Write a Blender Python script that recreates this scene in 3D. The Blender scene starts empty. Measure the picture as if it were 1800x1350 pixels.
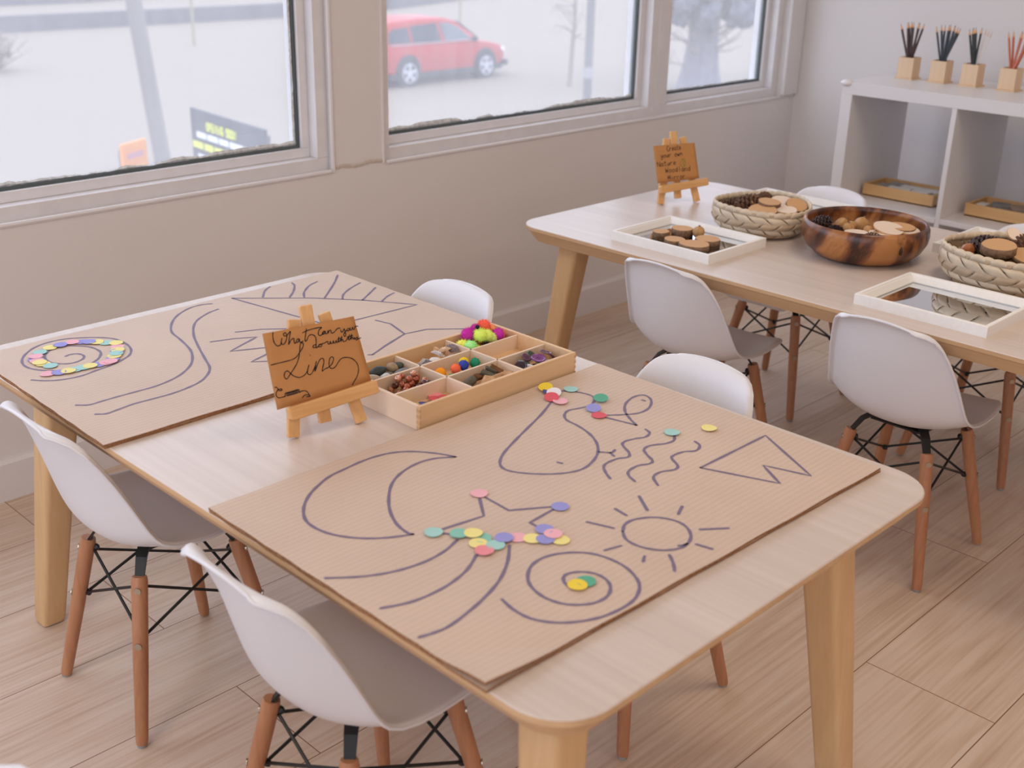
import bpy, bmesh, math, random
from mathutils import Vector, Matrix, Euler
S = bpy.context.scene
COL = S.collection
R = random.Random(7)
PI = math.pi

# ------------------------------------------------------------------ camera, sky, exposure
def srgb(r, g, b, a=1.0):
    f = lambda c: (c/255/12.92) if c/255 <= .04045 else ((c/255+.055)/1.055)**2.4
    return (f(r), f(g), f(b), a)

CAM = Vector((-1.2411, -2.4707, 1.2692))
def make_camera():
    yaw, pit, rol = math.radians(45.693), math.radians(-22.0769), math.radians(1.3128)
    fw = Vector((math.sin(yaw)*math.cos(pit), math.cos(yaw)*math.cos(pit), math.sin(pit)))
    rt = Vector((math.cos(yaw), -math.sin(yaw), 0)); up = rt.cross(fw)
    r2 = rt*math.cos(rol)+up*math.sin(rol); u2 = -rt*math.sin(rol)+up*math.cos(rol)
    cd = bpy.data.cameras.new('camera'); co = bpy.data.objects.new('camera', cd); COL.objects.link(co)
    m = Matrix((( r2.x, u2.x, -fw.x, CAM.x), (r2.y, u2.y, -fw.y, CAM.y), (r2.z, u2.z, -fw.z, CAM.z), (0, 0, 0, 1)))
    co.matrix_world = m
    cd.sensor_width = 36; cd.lens = 2075.1*36/1800; cd.clip_start = .05; cd.clip_end = 400
    cd.dof.use_dof = True; cd.dof.focus_distance = 2.1; cd.dof.aperture_fstop = 5.0
    S.camera = co
make_camera()

S.view_settings.view_transform = 'Standard'; S.view_settings.look = 'None'
S.view_settings.gamma = 1; S.view_settings.use_curve_mapping = False
S.view_settings.exposure = 0.20
S.cycles.max_bounces = 10; S.cycles.diffuse_bounces = 5; S.cycles.glossy_bounces = 4
S.cycles.transmission_bounces = 6; S.cycles.transparent_max_bounces = 8
S.cycles.sample_clamp_indirect = 4; S.cycles.caustics_reflective = False; S.cycles.caustics_refractive = False
S.cycles.use_denoising = True

wd = bpy.data.worlds.new('overcast_sky'); S.world = wd; wd.use_nodes = True
bg = wd.node_tree.nodes['Background']; bg.inputs[0].default_value = (.82, .945, 1.22, 1); bg.inputs[1].default_value = 3.1

ROOM_X0, ROOM_X1, ROOM_Y0, CEIL = -3.2, 2.80, -5.2, 2.5
def area(name, loc, size, power, color, rot=(0, 0, 0), portal=False):
    l = bpy.data.lights.new(name, 'AREA'); l.shape = 'RECTANGLE'; l.size, l.size_y = size
    l.energy = power; l.color = color
    o = bpy.data.objects.new(name, l); o.location = loc; o.rotation_euler = rot; COL.objects.link(o)
    if portal: l.cycles.is_portal = True
    return o
FILL_LAMPS = [(-1.9, -1.3), (-1.9, -3.7), (.9, -1.9), (.9, -4.1)]  # assumed overhead lamps, out of view, put in for warm fill
for lx, ly in FILL_LAMPS:
    area('ceiling_lamp_light', (lx, ly, CEIL-.035), (1.1, .5), 11, (1.0, .83, .64))
area('window_sky_portal', (-.8, .13, 1.31), (2.8, 1.38), 1, (1, 1, 1), (PI/2, 0, PI), True)
area('window_sky_portal', (ROOM_X0-.05, -2.6, 1.25), (4.4, 2.1), 1, (1, 1, 1), (PI/2, 0, PI*1.5), True)
area('window_sky_portal', (1.74, .13, 1.31), (1.94, 1.38), 1, (1, 1, 1), (PI/2, 0, PI), True)

# ------------------------------------------------------------------ helpers
def link(o):
    COL.objects.link(o); return o
class MB:
    def __init__(s): s.v = []; s.f = []; s.m = []
    def quad_faces(s, fs, mi=0):
        for f in fs: s.f.append(tuple(f)); s.m.append(mi)
    def box(s, c, d, rot=None, mi=0):
        n = len(s.v); hx, hy, hz = d[0]/2, d[1]/2, d[2]/2
        for x in (-hx, hx):
            for y in (-hy, hy):
                for z in (-hz, hz):
                    p = Vector((x, y, z))
                    if rot is not None: p = rot @ p
                    s.v.append(p+Vector(c))
        s.quad_faces([[n+i for i in q] for q in ((0, 1, 3, 2), (4, 6, 7, 5), (0, 4, 5, 1), (2, 3, 7, 6), (0, 2, 6, 4), (1, 5, 7, 3))], mi)
        return s
    def b2(s, x0, x1, y0, y1, z0, z1, mi=0):
        return s.box(((x0+x1)/2, (y0+y1)/2, (z0+z1)/2), (x1-x0, y1-y0, z1-z0), None, mi)
    def tube(s, pts, rad, n=12, mi=0, cap=True):
        pts = [Vector(p) for p in pts]; rad = rad if isinstance(rad, (list, tuple)) else [rad]*len(pts)
        base = len(s.v); a = None
        for i, p in enumerate(pts):
            t = (pts[min(i+1, len(pts)-1)]-pts[max(i-1, 0)]).normalized()
            if a is None:
                a = t.orthogonal().normalized()
            else:
                a = (a-t*a.dot(t)).normalized()
            b = t.cross(a)
            for k in range(n):
                q = 2*PI*k/n; s.v.append(p+(a*math.cos(q)+b*math.sin(q))*rad[i])
        for i in range(len(pts)-1):
            for k in range(n):
                k2 = (k+1) % n; s.f.append((base+i*n+k, base+i*n+k2, base+(i+1)*n+k2, base+(i+1)*n+k)); s.m.append(mi)
        if cap:
            s.f.append(tuple(base+k for k in reversed(range(n)))); s.m.append(mi)
            s.f.append(tuple(base+(len(pts)-1)*n+k for k in range(n))); s.m.append(mi)
        return s
    def lathe(s, prof, n=32, c=(0, 0, 0), mi=0, fn=None):
        base = len(s.v); c = Vector(c)
        for r, z in prof:
            for k in range(n):
                q = 2*PI*k/n; rr = r*(fn(q, z) if fn else 1)
                s.v.append(c+Vector((rr*math.cos(q), rr*math.sin(q), z)))
        for i in range(len(prof)-1):
            for k in range(n):
                k2 = (k+1) % n; s.f.append((base+i*n+k, base+i*n+k2, base+(i+1)*n+k2, base+(i+1)*n+k)); s.m.append(mi)
        if prof[0][0] > 1e-6: s.f.append(tuple(base+k for k in reversed(range(n)))); s.m.append(mi)
        if prof[-1][0] > 1e-6: s.f.append(tuple(base+(len(prof)-1)*n+k for k in range(n))); s.m.append(mi)
        return s
    def blob(s, c, r, seed=0, n=14, m=9, amp=.12, sq=(1, 1, 1), mi=0):
        rr = random.Random(seed); ph = [rr.uniform(0, 6.28) for _ in range(6)]
        base = len(s.v); c = Vector(c)
        for i in range(m+1):
            th = PI*i/m
            for k in range(n):
                q = 2*PI*k/n
                d = Vector((math.sin(th)*math.cos(q), math.sin(th)*math.sin(q), -math.cos(th)))
                a = 1+amp*(math.sin(2*d.x*2+ph[0])+math.sin(3*d.y+ph[1])+math.sin(4*d.z+ph[2]+d.x*3))/2
                s.v.append(c+Vector((d.x*sq[0], d.y*sq[1], d.z*sq[2]))*r*a)
        for i in range(m):
            for k in range(n):
                k2 = (k+1) % n; s.f.append((base+i*n+k, base+i*n+k2, base+(i+1)*n+k2, base+(i+1)*n+k)); s.m.append(mi)
        return s
    def prism(s, pts, z0, z1, mi=0):
        n = len(pts); base = len(s.v)
        for z in (z0, z1):
            for x, y in pts: s.v.append(Vector((x, y, z)))
        s.f.append(tuple(base+i for i in reversed(range(n)))); s.m.append(mi)
        s.f.append(tuple(base+n+i for i in range(n))); s.m.append(mi)
        for i in range(n):
            j = (i+1) % n; s.f.append((base+i, base+j, base+n+j, base+n+i)); s.m.append(mi)
        return s
    def rings(s, rings, mi=0, cap=True):
        n = len(rings[0]); base = len(s.v)
        for r in rings:
            for p in r: s.v.append(Vector(p))
        for i in range(len(rings)-1):
            for k in range(n):
                k2 = (k+1) % n; s.f.append((base+i*n+k, base+i*n+k2, base+(i+1)*n+k2, base+(i+1)*n+k)); s.m.append(mi)
        if cap:
            s.f.append(tuple(base+k for k in reversed(range(n)))); s.m.append(mi)
            s.f.append(tuple(base+(len(rings)-1)*n+k for k in range(n))); s.m.append(mi)
        return s
    def grid(s, rows, mi=0):
        nr, nc = len(rows), len(rows[0]); base = len(s.v)
        for r in rows:
            for p in r: s.v.append(Vector(p))
        for i in range(nr-1):
            for k in range(nc-1):
                s.f.append((base+i*nc+k, base+i*nc+k+1, base+(i+1)*nc+k+1, base+(i+1)*nc+k)); s.m.append(mi)
        return s
    def build(s, name, mats, parent=None, loc=(0, 0, 0), rot=(0, 0, 0), smooth=False, bevel=0, segs=2, solid=0, sub=0, recalc=True):
        me = bpy.data.meshes.new(name)
        me.from_pydata([tuple(v) for v in s.v], [], s.f)
        mats = mats if isinstance(mats, (list, tuple)) else [mats]
        for m in mats: me.materials.append(m)
        me.polygons.foreach_set('material_index', s.m)
        if recalc:
            bm = bmesh.new(); bm.from_mesh(me); bmesh.ops.recalc_face_normals(bm, faces=bm.faces); bm.to_mesh(me); bm.free()
        o = bpy.data.objects.new(name, me); link(o); o.location = loc; o.rotation_euler = rot
        if parent: o.parent = parent
        if smooth:
            me.polygons.foreach_set('use_smooth', [True]*len(me.polygons))
            if smooth != 'all':
                try: me.set_sharp_from_angle(angle=math.radians(smooth if smooth > 1 else 40))
                except Exception: pass
        if solid:
            md = o.modifiers.new('thickness', 'SOLIDIFY'); md.thickness = solid; md.offset = 0
        if bevel:
            md = o.modifiers.new('bevel', 'BEVEL'); md.width = bevel; md.segments = segs; md.limit_method = 'ANGLE'
        if sub:
            md = o.modifiers.new('smooth', 'SUBSURF'); md.levels = sub; md.render_levels = sub
        me.update()
        return o
def empty(name, loc=(0, 0, 0), rz=0.0, rot=None):
    o = bpy.data.objects.new(name, None); o.empty_display_size = .05; link(o)
    o.location = loc; o.rotation_euler = rot if rot else (0, 0, rz); return o
def tag(o, label, cat, group=None, kind=None):
    o['label'] = label; o['category'] = cat
    if group: o['group'] = group
    if kind: o['kind'] = kind
    return o
def struct(o):
    o['kind'] = 'structure'; return o
def dup(o, parent=None, loc=None, rz=None):
    c = o.copy(); COL.objects.link(c)
    if parent is not None: c.parent = parent
    if loc is not None: c.location = loc
    if rz is not None: c.rotation_euler = (c.rotation_euler[0], c.rotation_euler[1], rz)
    for ch in list(o.children): dup(ch, c)
    return c
def smooth_line(pts, k=6):
    if len(pts) < 3: return [Vector(p) for p in pts]
    P = [Vector(p) for p in pts]; P = [2*P[0]-P[1]]+P+[2*P[-1]-P[-2]]; out = []
    for i in range(1, len(P)-2):
        for j in range(k):
            t = j/k; a, b, c, d = P[i-1], P[i], P[i+1], P[i+2]
            out.append(.5*((2*b)+(c-a)*t+(2*a-5*b+4*c-d)*t*t+(3*b-a-3*c+d)*t**3))
    out.append(P[-2]); return out
def ribbon(mb, pts, w, zfn, closed=False, jitter=.12, seed=1):
    """flat marker stroke following pts (2D) with mitred ends; zfn maps (x, y) to a 3D point"""
    rr = random.Random(seed); rows = []
    for i, p in enumerate(pts):
        a = pts[max(i-1, 0)]; b = pts[min(i+1, len(pts)-1)]
        t = (b-a); t = t.normalized() if t.length > 1e-9 else Vector((1, 0))
        nrm = Vector((-t.y, t.x)); h = w/2*(1+jitter*math.sin(i*.9+seed)+jitter*rr.uniform(-.5, .5))
        rows.append([zfn(*(p-nrm*h)), zfn(*(p+nrm*h))])
    base = len(mb.v)
    mb.grid(rows)
    for e, sgn in ((0, -1), (-1, 1)):
        a, b = rows[e]; c = (Vector(a)+Vector(b))/2
        q = pts[e]; q2 = pts[1 if e == 0 else -2]; d = (q-q2); d = d.normalized()*w*.45 if d.length > 1e-9 else Vector((w/2, 0))
        tip = zfn(*(q+d)); n = len(mb.v); mb.v += [Vector(a), Vector(b), Vector(tip)]; mb.f.append((n, n+1, n+2)); mb.m.append(0)

# ------------------------------------------------------------------ materials
def mat(name, col, rough=.5, spec=.5, metal=0.0, bump=0.0, bscale=60, var=0.0, vscale=8, coat=0.0, sss=0, trans=0):
    m = bpy.data.materials.new(name); m.use_nodes = True; nt = m.node_tree; b = nt.nodes['Principled BSDF']
    c = srgb(*col) if max(col) > 1.001 else (*col, 1)
    b.inputs['Base Color'].default_value = c; b.inputs['Roughness'].default_value = rough
    b.inputs['Specular IOR Level'].default_value = spec; b.inputs['Metallic'].default_value = metal
    b.inputs['Coat Weight'].default_value = coat
    if var or bump:
        tc = nt.nodes.new('ShaderNodeTexCoord')
    if var:
        n = nt.nodes.new('ShaderNodeTexNoise'); n.inputs['Scale'].default_value = vscale; n.inputs['Detail'].default_value = 5
        nt.links.new(tc.outputs['Object'], n.inputs['Vector'])
        r = nt.nodes.new('ShaderNodeMapRange'); r.inputs[1].default_value = .3; r.inputs[2].default_value = .7
        r.inputs[3].default_value = 1-var; r.inputs[4].default_value = 1+var*.8
        nt.links.new(n.outputs[0], r.inputs[0])
        mx = nt.nodes.new('ShaderNodeVectorMath'); mx.operation = 'SCALE'; mx.inputs[0].default_value = c[:3]
        nt.links.new(r.outputs[0], mx.inputs['Scale']); nt.links.new(mx.outputs[0], b.inputs['Base Color'])
    if bump:
        n = nt.nodes.new('ShaderNodeTexNoise'); n.inputs['Scale'].default_value = bscale; n.inputs['Detail'].default_value = 4
        nt.links.new(tc.outputs['Object'], n.inputs['Vector'])
        bp = nt.nodes.new('ShaderNodeBump'); bp.inputs['Strength'].default_value = bump; bp.inputs['Distance'].default_value = .002
        nt.links.new(n.outputs[0], bp.inputs['Height']); nt.links.new(bp.outputs[0], b.inputs['Normal'])
    return m
def wood(name, c1, c2, axis=0, scale=5, stretch=14, rough=.45, spec=.4, fine=.35, c3=None):
    """grain running along the given object axis"""
    m = bpy.data.materials.new(name); m.use_nodes = True; nt = m.node_tree; N = nt.nodes; L = nt.links; b = N['Principled BSDF']
    tc = N.new('ShaderNodeTexCoord'); mp = N.new('ShaderNodeMapping')
    sc = [scale*stretch*.35]*3; sc[axis] = scale*.35; mp.inputs['Scale'].default_value = sc
    L.new(tc.outputs['Object'], mp.inputs['Vector'])
    n1 = N.new('ShaderNodeTexNoise'); n1.inputs['Scale'].default_value = 1; n1.inputs['Detail'].default_value = 5; n1.inputs['Distortion'].default_value = .6
    L.new(mp.outputs[0], n1.inputs['Vector'])
    mp2 = N.new('ShaderNodeMapping'); s2 = [scale*stretch*2]*3; s2[axis] = scale*.8; mp2.inputs['Scale'].default_value = s2
    L.new(tc.outputs['Object'], mp2.inputs['Vector'])
    n2 = N.new('ShaderNodeTexNoise'); n2.inputs['Scale'].default_value = 1; n2.inputs['Detail'].default_value = 3
    L.new(mp2.outputs[0], n2.inputs['Vector'])
    mx = N.new('ShaderNodeMix'); mx.data_type = 'FLOAT'; mx.inputs[0].default_value = fine
    L.new(n1.outputs[0], mx.inputs[2]); L.new(n2.outputs[0], mx.inputs[3])
    cr = N.new('ShaderNodeValToRGB'); e = cr.color_ramp.elements
    e[0].position = .32; e[0].color = srgb(*c1); e[1].position = .68; e[1].color = srgb(*c2)
    if c3: q = cr.color_ramp.elements.new(.5); q.color = srgb(*c3)
    L.new(mx.outputs[0], cr.inputs[0]); L.new(cr.outputs[0], b.inputs['Base Color'])
    b.inputs['Roughness'].default_value = rough; b.inputs['Specular IOR Level'].default_value = spec
    return m
M = {}
M['wall'] = mat('white_wall_paint', (222, 217, 215), .75, .3, bump=.05, bscale=180)
M['ceiling'] = mat('white_ceiling_paint', (228, 226, 224), .85, .2)
M['trim'] = mat('white_gloss_trim', (222, 218, 218), .4, .4)
M['frame'] = mat('painted_window_frame', (224, 221, 222), .28, .5, var=.04, vscale=20)
M['gasket'] = mat('dark_gasket', (84, 92, 94), .6)
M['plastic'] = mat('white_chair_shell', (226, 225, 229), .38, .45)
M['beech'] = wood('beech_leg', (166, 112, 78), (194, 140, 104), 2, 9, 9, .4, .4)
M['black'] = mat('black_metal', (22, 24, 26), .42, .5)
M['steel'] = mat('steel_bolt', (190, 180, 165), .3, .5, .9)
M['glide'] = mat('grey_glide', (150, 150, 150), .5)
M['top'] = wood('ash_veneer_top', (202, 187, 176), (216, 202, 192), 1, 2.2, 30, .34, .45, .45)
M['edge'] = wood('ash_edge', (196, 158, 118), (214, 178, 138), 1, 4, 16, .5, .3)
M['leg'] = wood('birch_leg', (205, 165, 118), (219, 183, 138), 2, 4, 18, .45, .35)
M['ink'] = mat('grey_violet_marker_ink', (122, 108, 132), .6, .3)
M['blackink'] = mat('black_marker_ink', (32, 32, 38), .6, .2)
M['kraft'] = mat('kraft_paper', (190, 134, 82), .8, .2, var=.03, vscale=60)
M['pine'] = wood('pine_easel', (205, 152, 96), (228, 180, 124), 2, 12, 8, .5, .3)
M['pineh'] = wood('pine_ledge', (208, 155, 98), (230, 184, 128), 0, 8, 10, .5, .3)
M['tray'] = wood('pale_tray_wood', (214, 176, 132), (230, 196, 156), 0, 7, 9, .55, .3)
M['traycell'] = mat('pale_tray_divider', (228, 204, 180), .6, .3)
M['shelf'] = mat('white_laminate', (222, 219, 219), .35, .4)
M['bamboo'] = wood('bamboo', (204, 160, 108), (224, 184, 134), 1, 5, 10, .5, .3)
M['cup'] = wood('birch_cup', (214, 184, 150), (226, 198, 166), 2, 6, 8, .55, .3)
M['whiteframe'] = wood('whitewashed_frame', (234, 231, 226), (243, 240, 236), 0, 8, 10, .5, .3)
M['mirror'] = mat('mirror_glass', (225, 228, 232), .02, .5, 1.0)
M['snow'] = mat('snow', (138, 126, 113), .9, .1, var=.02, vscale=.5)
M['acacia'] = wood('acacia_bowl', (58, 32, 22), (178, 120, 68), 0, 7, 7.0, .3, .5, .15, c3=(122, 72, 42))
for _n in M['acacia'].node_tree.nodes:
    if _n.type == 'MAPPING': _n.vector_type = 'TEXTURE'; _n.inputs['Rotation'].default_value = (.0, .75, .5); _n.inputs['Scale'].default_value = tuple(1/s for s in _n.inputs['Scale'].default_value)
M['palm_shade'] = mat('palm_leaf_strip_darker', (190, 166, 138), .5, .4, var=.14, vscale=30)  # darker copy of palm: light on the weave put into the colour
M['palm'] = mat('palm_leaf_strip', (214, 196, 170), .55, .4, var=.12, vscale=25)
M['slice'] = None
def rings_mat(name, c1, c2, sc=170):
    m = bpy.data.materials.new(name); m.use_nodes = True; nt = m.node_tree; N = nt.nodes; L = nt.links; b = N['Principled BSDF']
    tc = N.new('ShaderNodeTexCoord'); mp = N.new('ShaderNodeMapping'); mp.inputs['Scale'].default_value = (1, 1, .0)
    L.new(tc.outputs['Object'], mp.inputs[0])
    w = N.new('ShaderNodeTexWave'); w.wave_type = 'RINGS'; w.rings_direction = 'SPHERICAL'
    w.inputs['Scale'].default_value = sc; w.inputs['Distortion'].default_value = 2; w.inputs['Detail'].default_value = 3
    L.new(mp.outputs[0], w.inputs[0])
    cr = N.new('ShaderNodeValToRGB'); cr.color_ramp.elements[0].color = srgb(*c1); cr.color_ramp.elements[1].color = srgb(*c2)
    L.new(w.outputs[1], cr.inputs[0]); L.new(cr.outputs[0], b.inputs['Base Color']); b.inputs['Roughness'].default_value = .7
    b.inputs['Specular IOR Level'].default_value = .2
    return m
M['slice'] = rings_mat('cut_wood_face', (212, 170, 126), (200, 154, 110))
M['paleslice'] = rings_mat('pale_cut_wood_face', (238, 220, 202), (228, 206, 186))
M['bark'] = mat('bark', (134, 106, 84), .9, .1, var=.35, vscale=130, bump=.8, bscale=150)
M['cone'] = mat('pinecone_scale', (104, 76, 60), .7, .2, var=.3, vscale=60)
M['darkcone'] = mat('dark_cone_scale', (78, 62, 58), .6, .3, var=.3, vscale=60)
M['acorn'] = mat('acorn_brown', (172, 106, 66), .35, .5, var=.15, vscale=60)
M['pod'] = mat('dried_pod', (190, 146, 98), .6, .3, var=.15, vscale=90)

def plank_floor():
    m = bpy.data.materials.new('oak_laminate_planks'); m.use_nodes = True; nt = m.node_tree; N = nt.nodes; L = nt.links; b = N['Principled BSDF']
    tc = N.new('ShaderNodeTexCoord'); mp = N.new('ShaderNodeMapping'); mp.inputs['Location'].default_value = (.35, -.02, 0)
    L.new(tc.outputs['Object'], mp.inputs[0])
    br = N.new('ShaderNodeTexBrick'); br.offset = .37; br.inputs['Scale'].default_value = 1
    br.inputs['Brick Width'].default_value = 1.38; br.inputs['Row Height'].default_value = .242
    br.inputs['Mortar Size'].default_value = .0011; br.inputs['Mortar Smooth'].default_value = .3
    br.inputs['Color1'].default_value = (0, 0, 0, 1); br.inputs['Color2'].default_value = (1, 1, 1, 1); br.inputs['Mortar'].default_value = (.5, .5, .5, 1)
    L.new(mp.outputs[0], br.inputs[0])
    off = N.new('ShaderNodeVectorMath'); off.operation = 'MULTIPLY_ADD'; off.inputs[1].default_value = (7, 3, 0)
    L.new(br.outputs[0], off.inputs[0]); L.new(tc.outputs['Object'], off.inputs[2])
    mp2 = N.new('ShaderNodeMapping'); mp2.inputs['Scale'].default_value = (1.1, 7, 1); L.new(off.outputs[0], mp2.inputs[0])
    n0 = N.new('ShaderNodeTexNoise'); n0.inputs['Scale'].default_value = 1.3; n0.inputs['Detail'].default_value = 2; n0.inputs['Distortion'].default_value = .8
    L.new(mp2.outputs[0], n0.inputs[0])
    # cathedral grain: bands of the low noise
    mul = N.new('ShaderNodeMath'); mul.operation = 'MULTIPLY'; mul.inputs[1].default_value = 22; L.new(n0.outputs[0], mul.inputs[0])
    sn = N.new('ShaderNodeMath'); sn.operation = 'SINE'; L.new(mul.outputs[0], sn.inputs[0])
    mp3 = N.new('ShaderNodeMapping'); mp3.inputs['Scale'].default_value = (4, 110, 1); L.new(off.outputs[0], mp3.inputs[0])
    n1 = N.new('ShaderNodeTexNoise'); n1.inputs['Scale'].default_value = 1; n1.inputs['Detail'].default_value = 4
    L.new(mp3.outputs[0], n1.inputs[0])
    a1 = N.new('ShaderNodeMath'); a1.operation = 'MULTIPLY_ADD'; a1.inputs[1].default_value = .045; L.new(sn.outputs[0], a1.inputs[0]); L.new(n1.outputs[0], a1.inputs[2])
    n2 = N.new('ShaderNodeTexNoise'); n2.inputs['Scale'].default_value = 1.6; n2.inputs['Detail'].default_value = 3; L.new(mp2.outputs[0], n2.inputs[0])
    a2 = N.new('ShaderNodeMath'); a2.operation = 'MULTIPLY_ADD'; a2.inputs[1].default_value = .55; L.new(n2.outputs[0], a2.inputs[0]); L.new(a1.outputs[0], a2.inputs[2])
    a3 = N.new('ShaderNodeMath'); a3.operation = 'MULTIPLY_ADD'; a3.inputs[1].default_value = .12; L.new(br.outputs[0], a3.inputs[0]); L.new(a2.outputs[0], a3.inputs[2])
    cr = N.new('ShaderNodeValToRGB'); e = cr.color_ramp.elements
    e[0].position = .55; e[0].color = srgb(191, 163, 140); e[1].position = 1.05; e[1].color = srgb(215, 195, 177)
    q = e.new(.78); q.color = srgb(207, 182, 160)
    L.new(a3.outputs[0], cr.inputs[0])
    mx = N.new('ShaderNodeMix'); mx.data_type = 'RGBA'; L.new(br.outputs['Fac'], mx.inputs[0]); L.new(cr.outputs[0], mx.inputs[6]); mx.inputs[7].default_value = srgb(128, 92, 66)
    L.new(mx.outputs[2], b.inputs['Base Color']); b.inputs['Roughness'].default_value = .42; b.inputs['Specular IOR Level'].default_value = .4
    bp = N.new('ShaderNodeBump'); bp.inputs['Strength'].default_value = .12; bp.inputs['Distance'].default_value = .001
    L.new(n1.outputs[0], bp.inputs['Height']); L.new(bp.outputs[0], b.inputs['Normal'])
    return m
M['floor'] = plank_floor()

M['acacia'].node_tree.nodes['Color Ramp'].color_ramp.elements[0].position = .40; M['acacia'].node_tree.nodes['Color Ramp'].color_ramp.elements[2].position = .60
def cardboard():
    m = bpy.data.materials.new('corrugated_cardboard'); m.use_nodes = True; nt = m.node_tree; N = nt.nodes; L = nt.links; b = N['Principled BSDF']
    tc = N.new('ShaderNodeTexCoord')
    w = N.new('ShaderNodeTexWave'); w.wave_type = 'BANDS'; w.bands_direction = 'Y'; w.inputs['Scale'].default_value = 36; w.inputs['Distortion'].default_value = .5
    w.inputs['Detail'].default_value = 1
    L.new(tc.outputs['Object'], w.inputs[0])
    n = N.new('ShaderNodeTexNoise'); n.inputs['Scale'].default_value = 6; n.inputs['Detail'].default_value = 6; L.new(tc.outputs['Object'], n.inputs[0])
    a = N.new('ShaderNodeMath'); a.operation = 'MULTIPLY_ADD'; a.inputs[1].default_value = .28; L.new(w.outputs[1], a.inputs[0]); L.new(n.outputs[0], a.inputs[2])
    cr = N.new('ShaderNodeValToRGB'); e = cr.color_ramp.elements; e[0].position = .35; e[0].color = srgb(200, 177, 160); e[1].position = 1.0; e[1].color = srgb(212, 190, 171)
    L.new(a.outputs[0], cr.inputs[0]); L.new(cr.outputs[0], b.inputs['Base Color'])
    b.inputs['Roughness'].default_value = .62; b.inputs['Specular IOR Level'].default_value = .35
    bp = N.new('ShaderNodeBump'); bp.inputs['Strength'].default_value = .25; bp.inputs['Distance'].default_value = .0006
    L.new(w.outputs[1], bp.inputs['Height']); L.new(bp.outputs[0], b.inputs['Normal'])
    return m
M['card'] = cardboard()
M['cardedge'] = mat('cardboard_cut_edge', (150, 108, 76), .9, .1, var=.4, vscale=300)

def glass_mat():
    """window pane with a thin film of dried dirt and condensation"""
    m = bpy.data.materials.new('grimy_window_glass'); m.use_nodes = True; nt = m.node_tree; N = nt.nodes; L = nt.links
    N.remove(N['Principled BSDF']); out = N['Material Output']
    tr = N.new('ShaderNodeBsdfTransparent'); tr.inputs[0].default_value = (.93, .92, .90, 1)
    tl = N.new('ShaderNodeBsdfTranslucent'); tl.inputs[0].default_value = (.60, .565, .535, 1)
    tc = N.new('ShaderNodeTexCoord'); mp = N.new('ShaderNodeMapping'); mp.inputs['Scale'].default_value = (25, 1, 4); L.new(tc.outputs['Object'], mp.inputs[0])
    n = N.new('ShaderNodeTexNoise'); n.inputs['Scale'].default_value = 1.2; n.inputs['Detail'].default_value = 4; L.new(mp.outputs[0], n.inputs[0])
    r = N.new('ShaderNodeMapRange'); r.inputs[1].default_value = .3; r.inputs[2].default_value = .75; r.inputs[3].default_value = .20; r.inputs[4].default_value = .25
    L.new(n.outputs[0], r.inputs[0])
    mx = N.new('ShaderNodeMixShader'); L.new(r.outputs[0], mx.inputs[0]); L.new(tr.outputs[0], mx.inputs[1]); L.new(tl.outputs[0], mx.inputs[2])
    gl = N.new('ShaderNodeBsdfGlossy'); gl.inputs['Roughness'].default_value = .02
    fr = N.new('ShaderNodeFresnel'); fr.inputs[0].default_value = 1.3
    ge = N.new('ShaderNodeNewGeometry'); fm = N.new('ShaderNodeMath'); fm.operation = 'SUBTRACT'; fm.inputs[0].default_value = 1; L.new(ge.outputs['Backfacing'], fm.inputs[1])
    fk = N.new('ShaderNodeMath'); fk.operation = 'MULTIPLY'; L.new(fr.outputs[0], fk.inputs[0]); L.new(fm.outputs[0], fk.inputs[1])
    mx2 = N.new('ShaderNodeMixShader'); L.new(fk.outputs[0], mx2.inputs[0]); L.new(mx.outputs[0], mx2.inputs[1]); L.new(gl.outputs[0], mx2.inputs[2])
    L.new(mx2.outputs[0], out.inputs[0]); return m
M['glass'] = glass_mat()
M['frost'] = mat('grey_window_frost', (214, 218, 220), .5, .5, var=.3, vscale=90, bump=.5, bscale=80)
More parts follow.
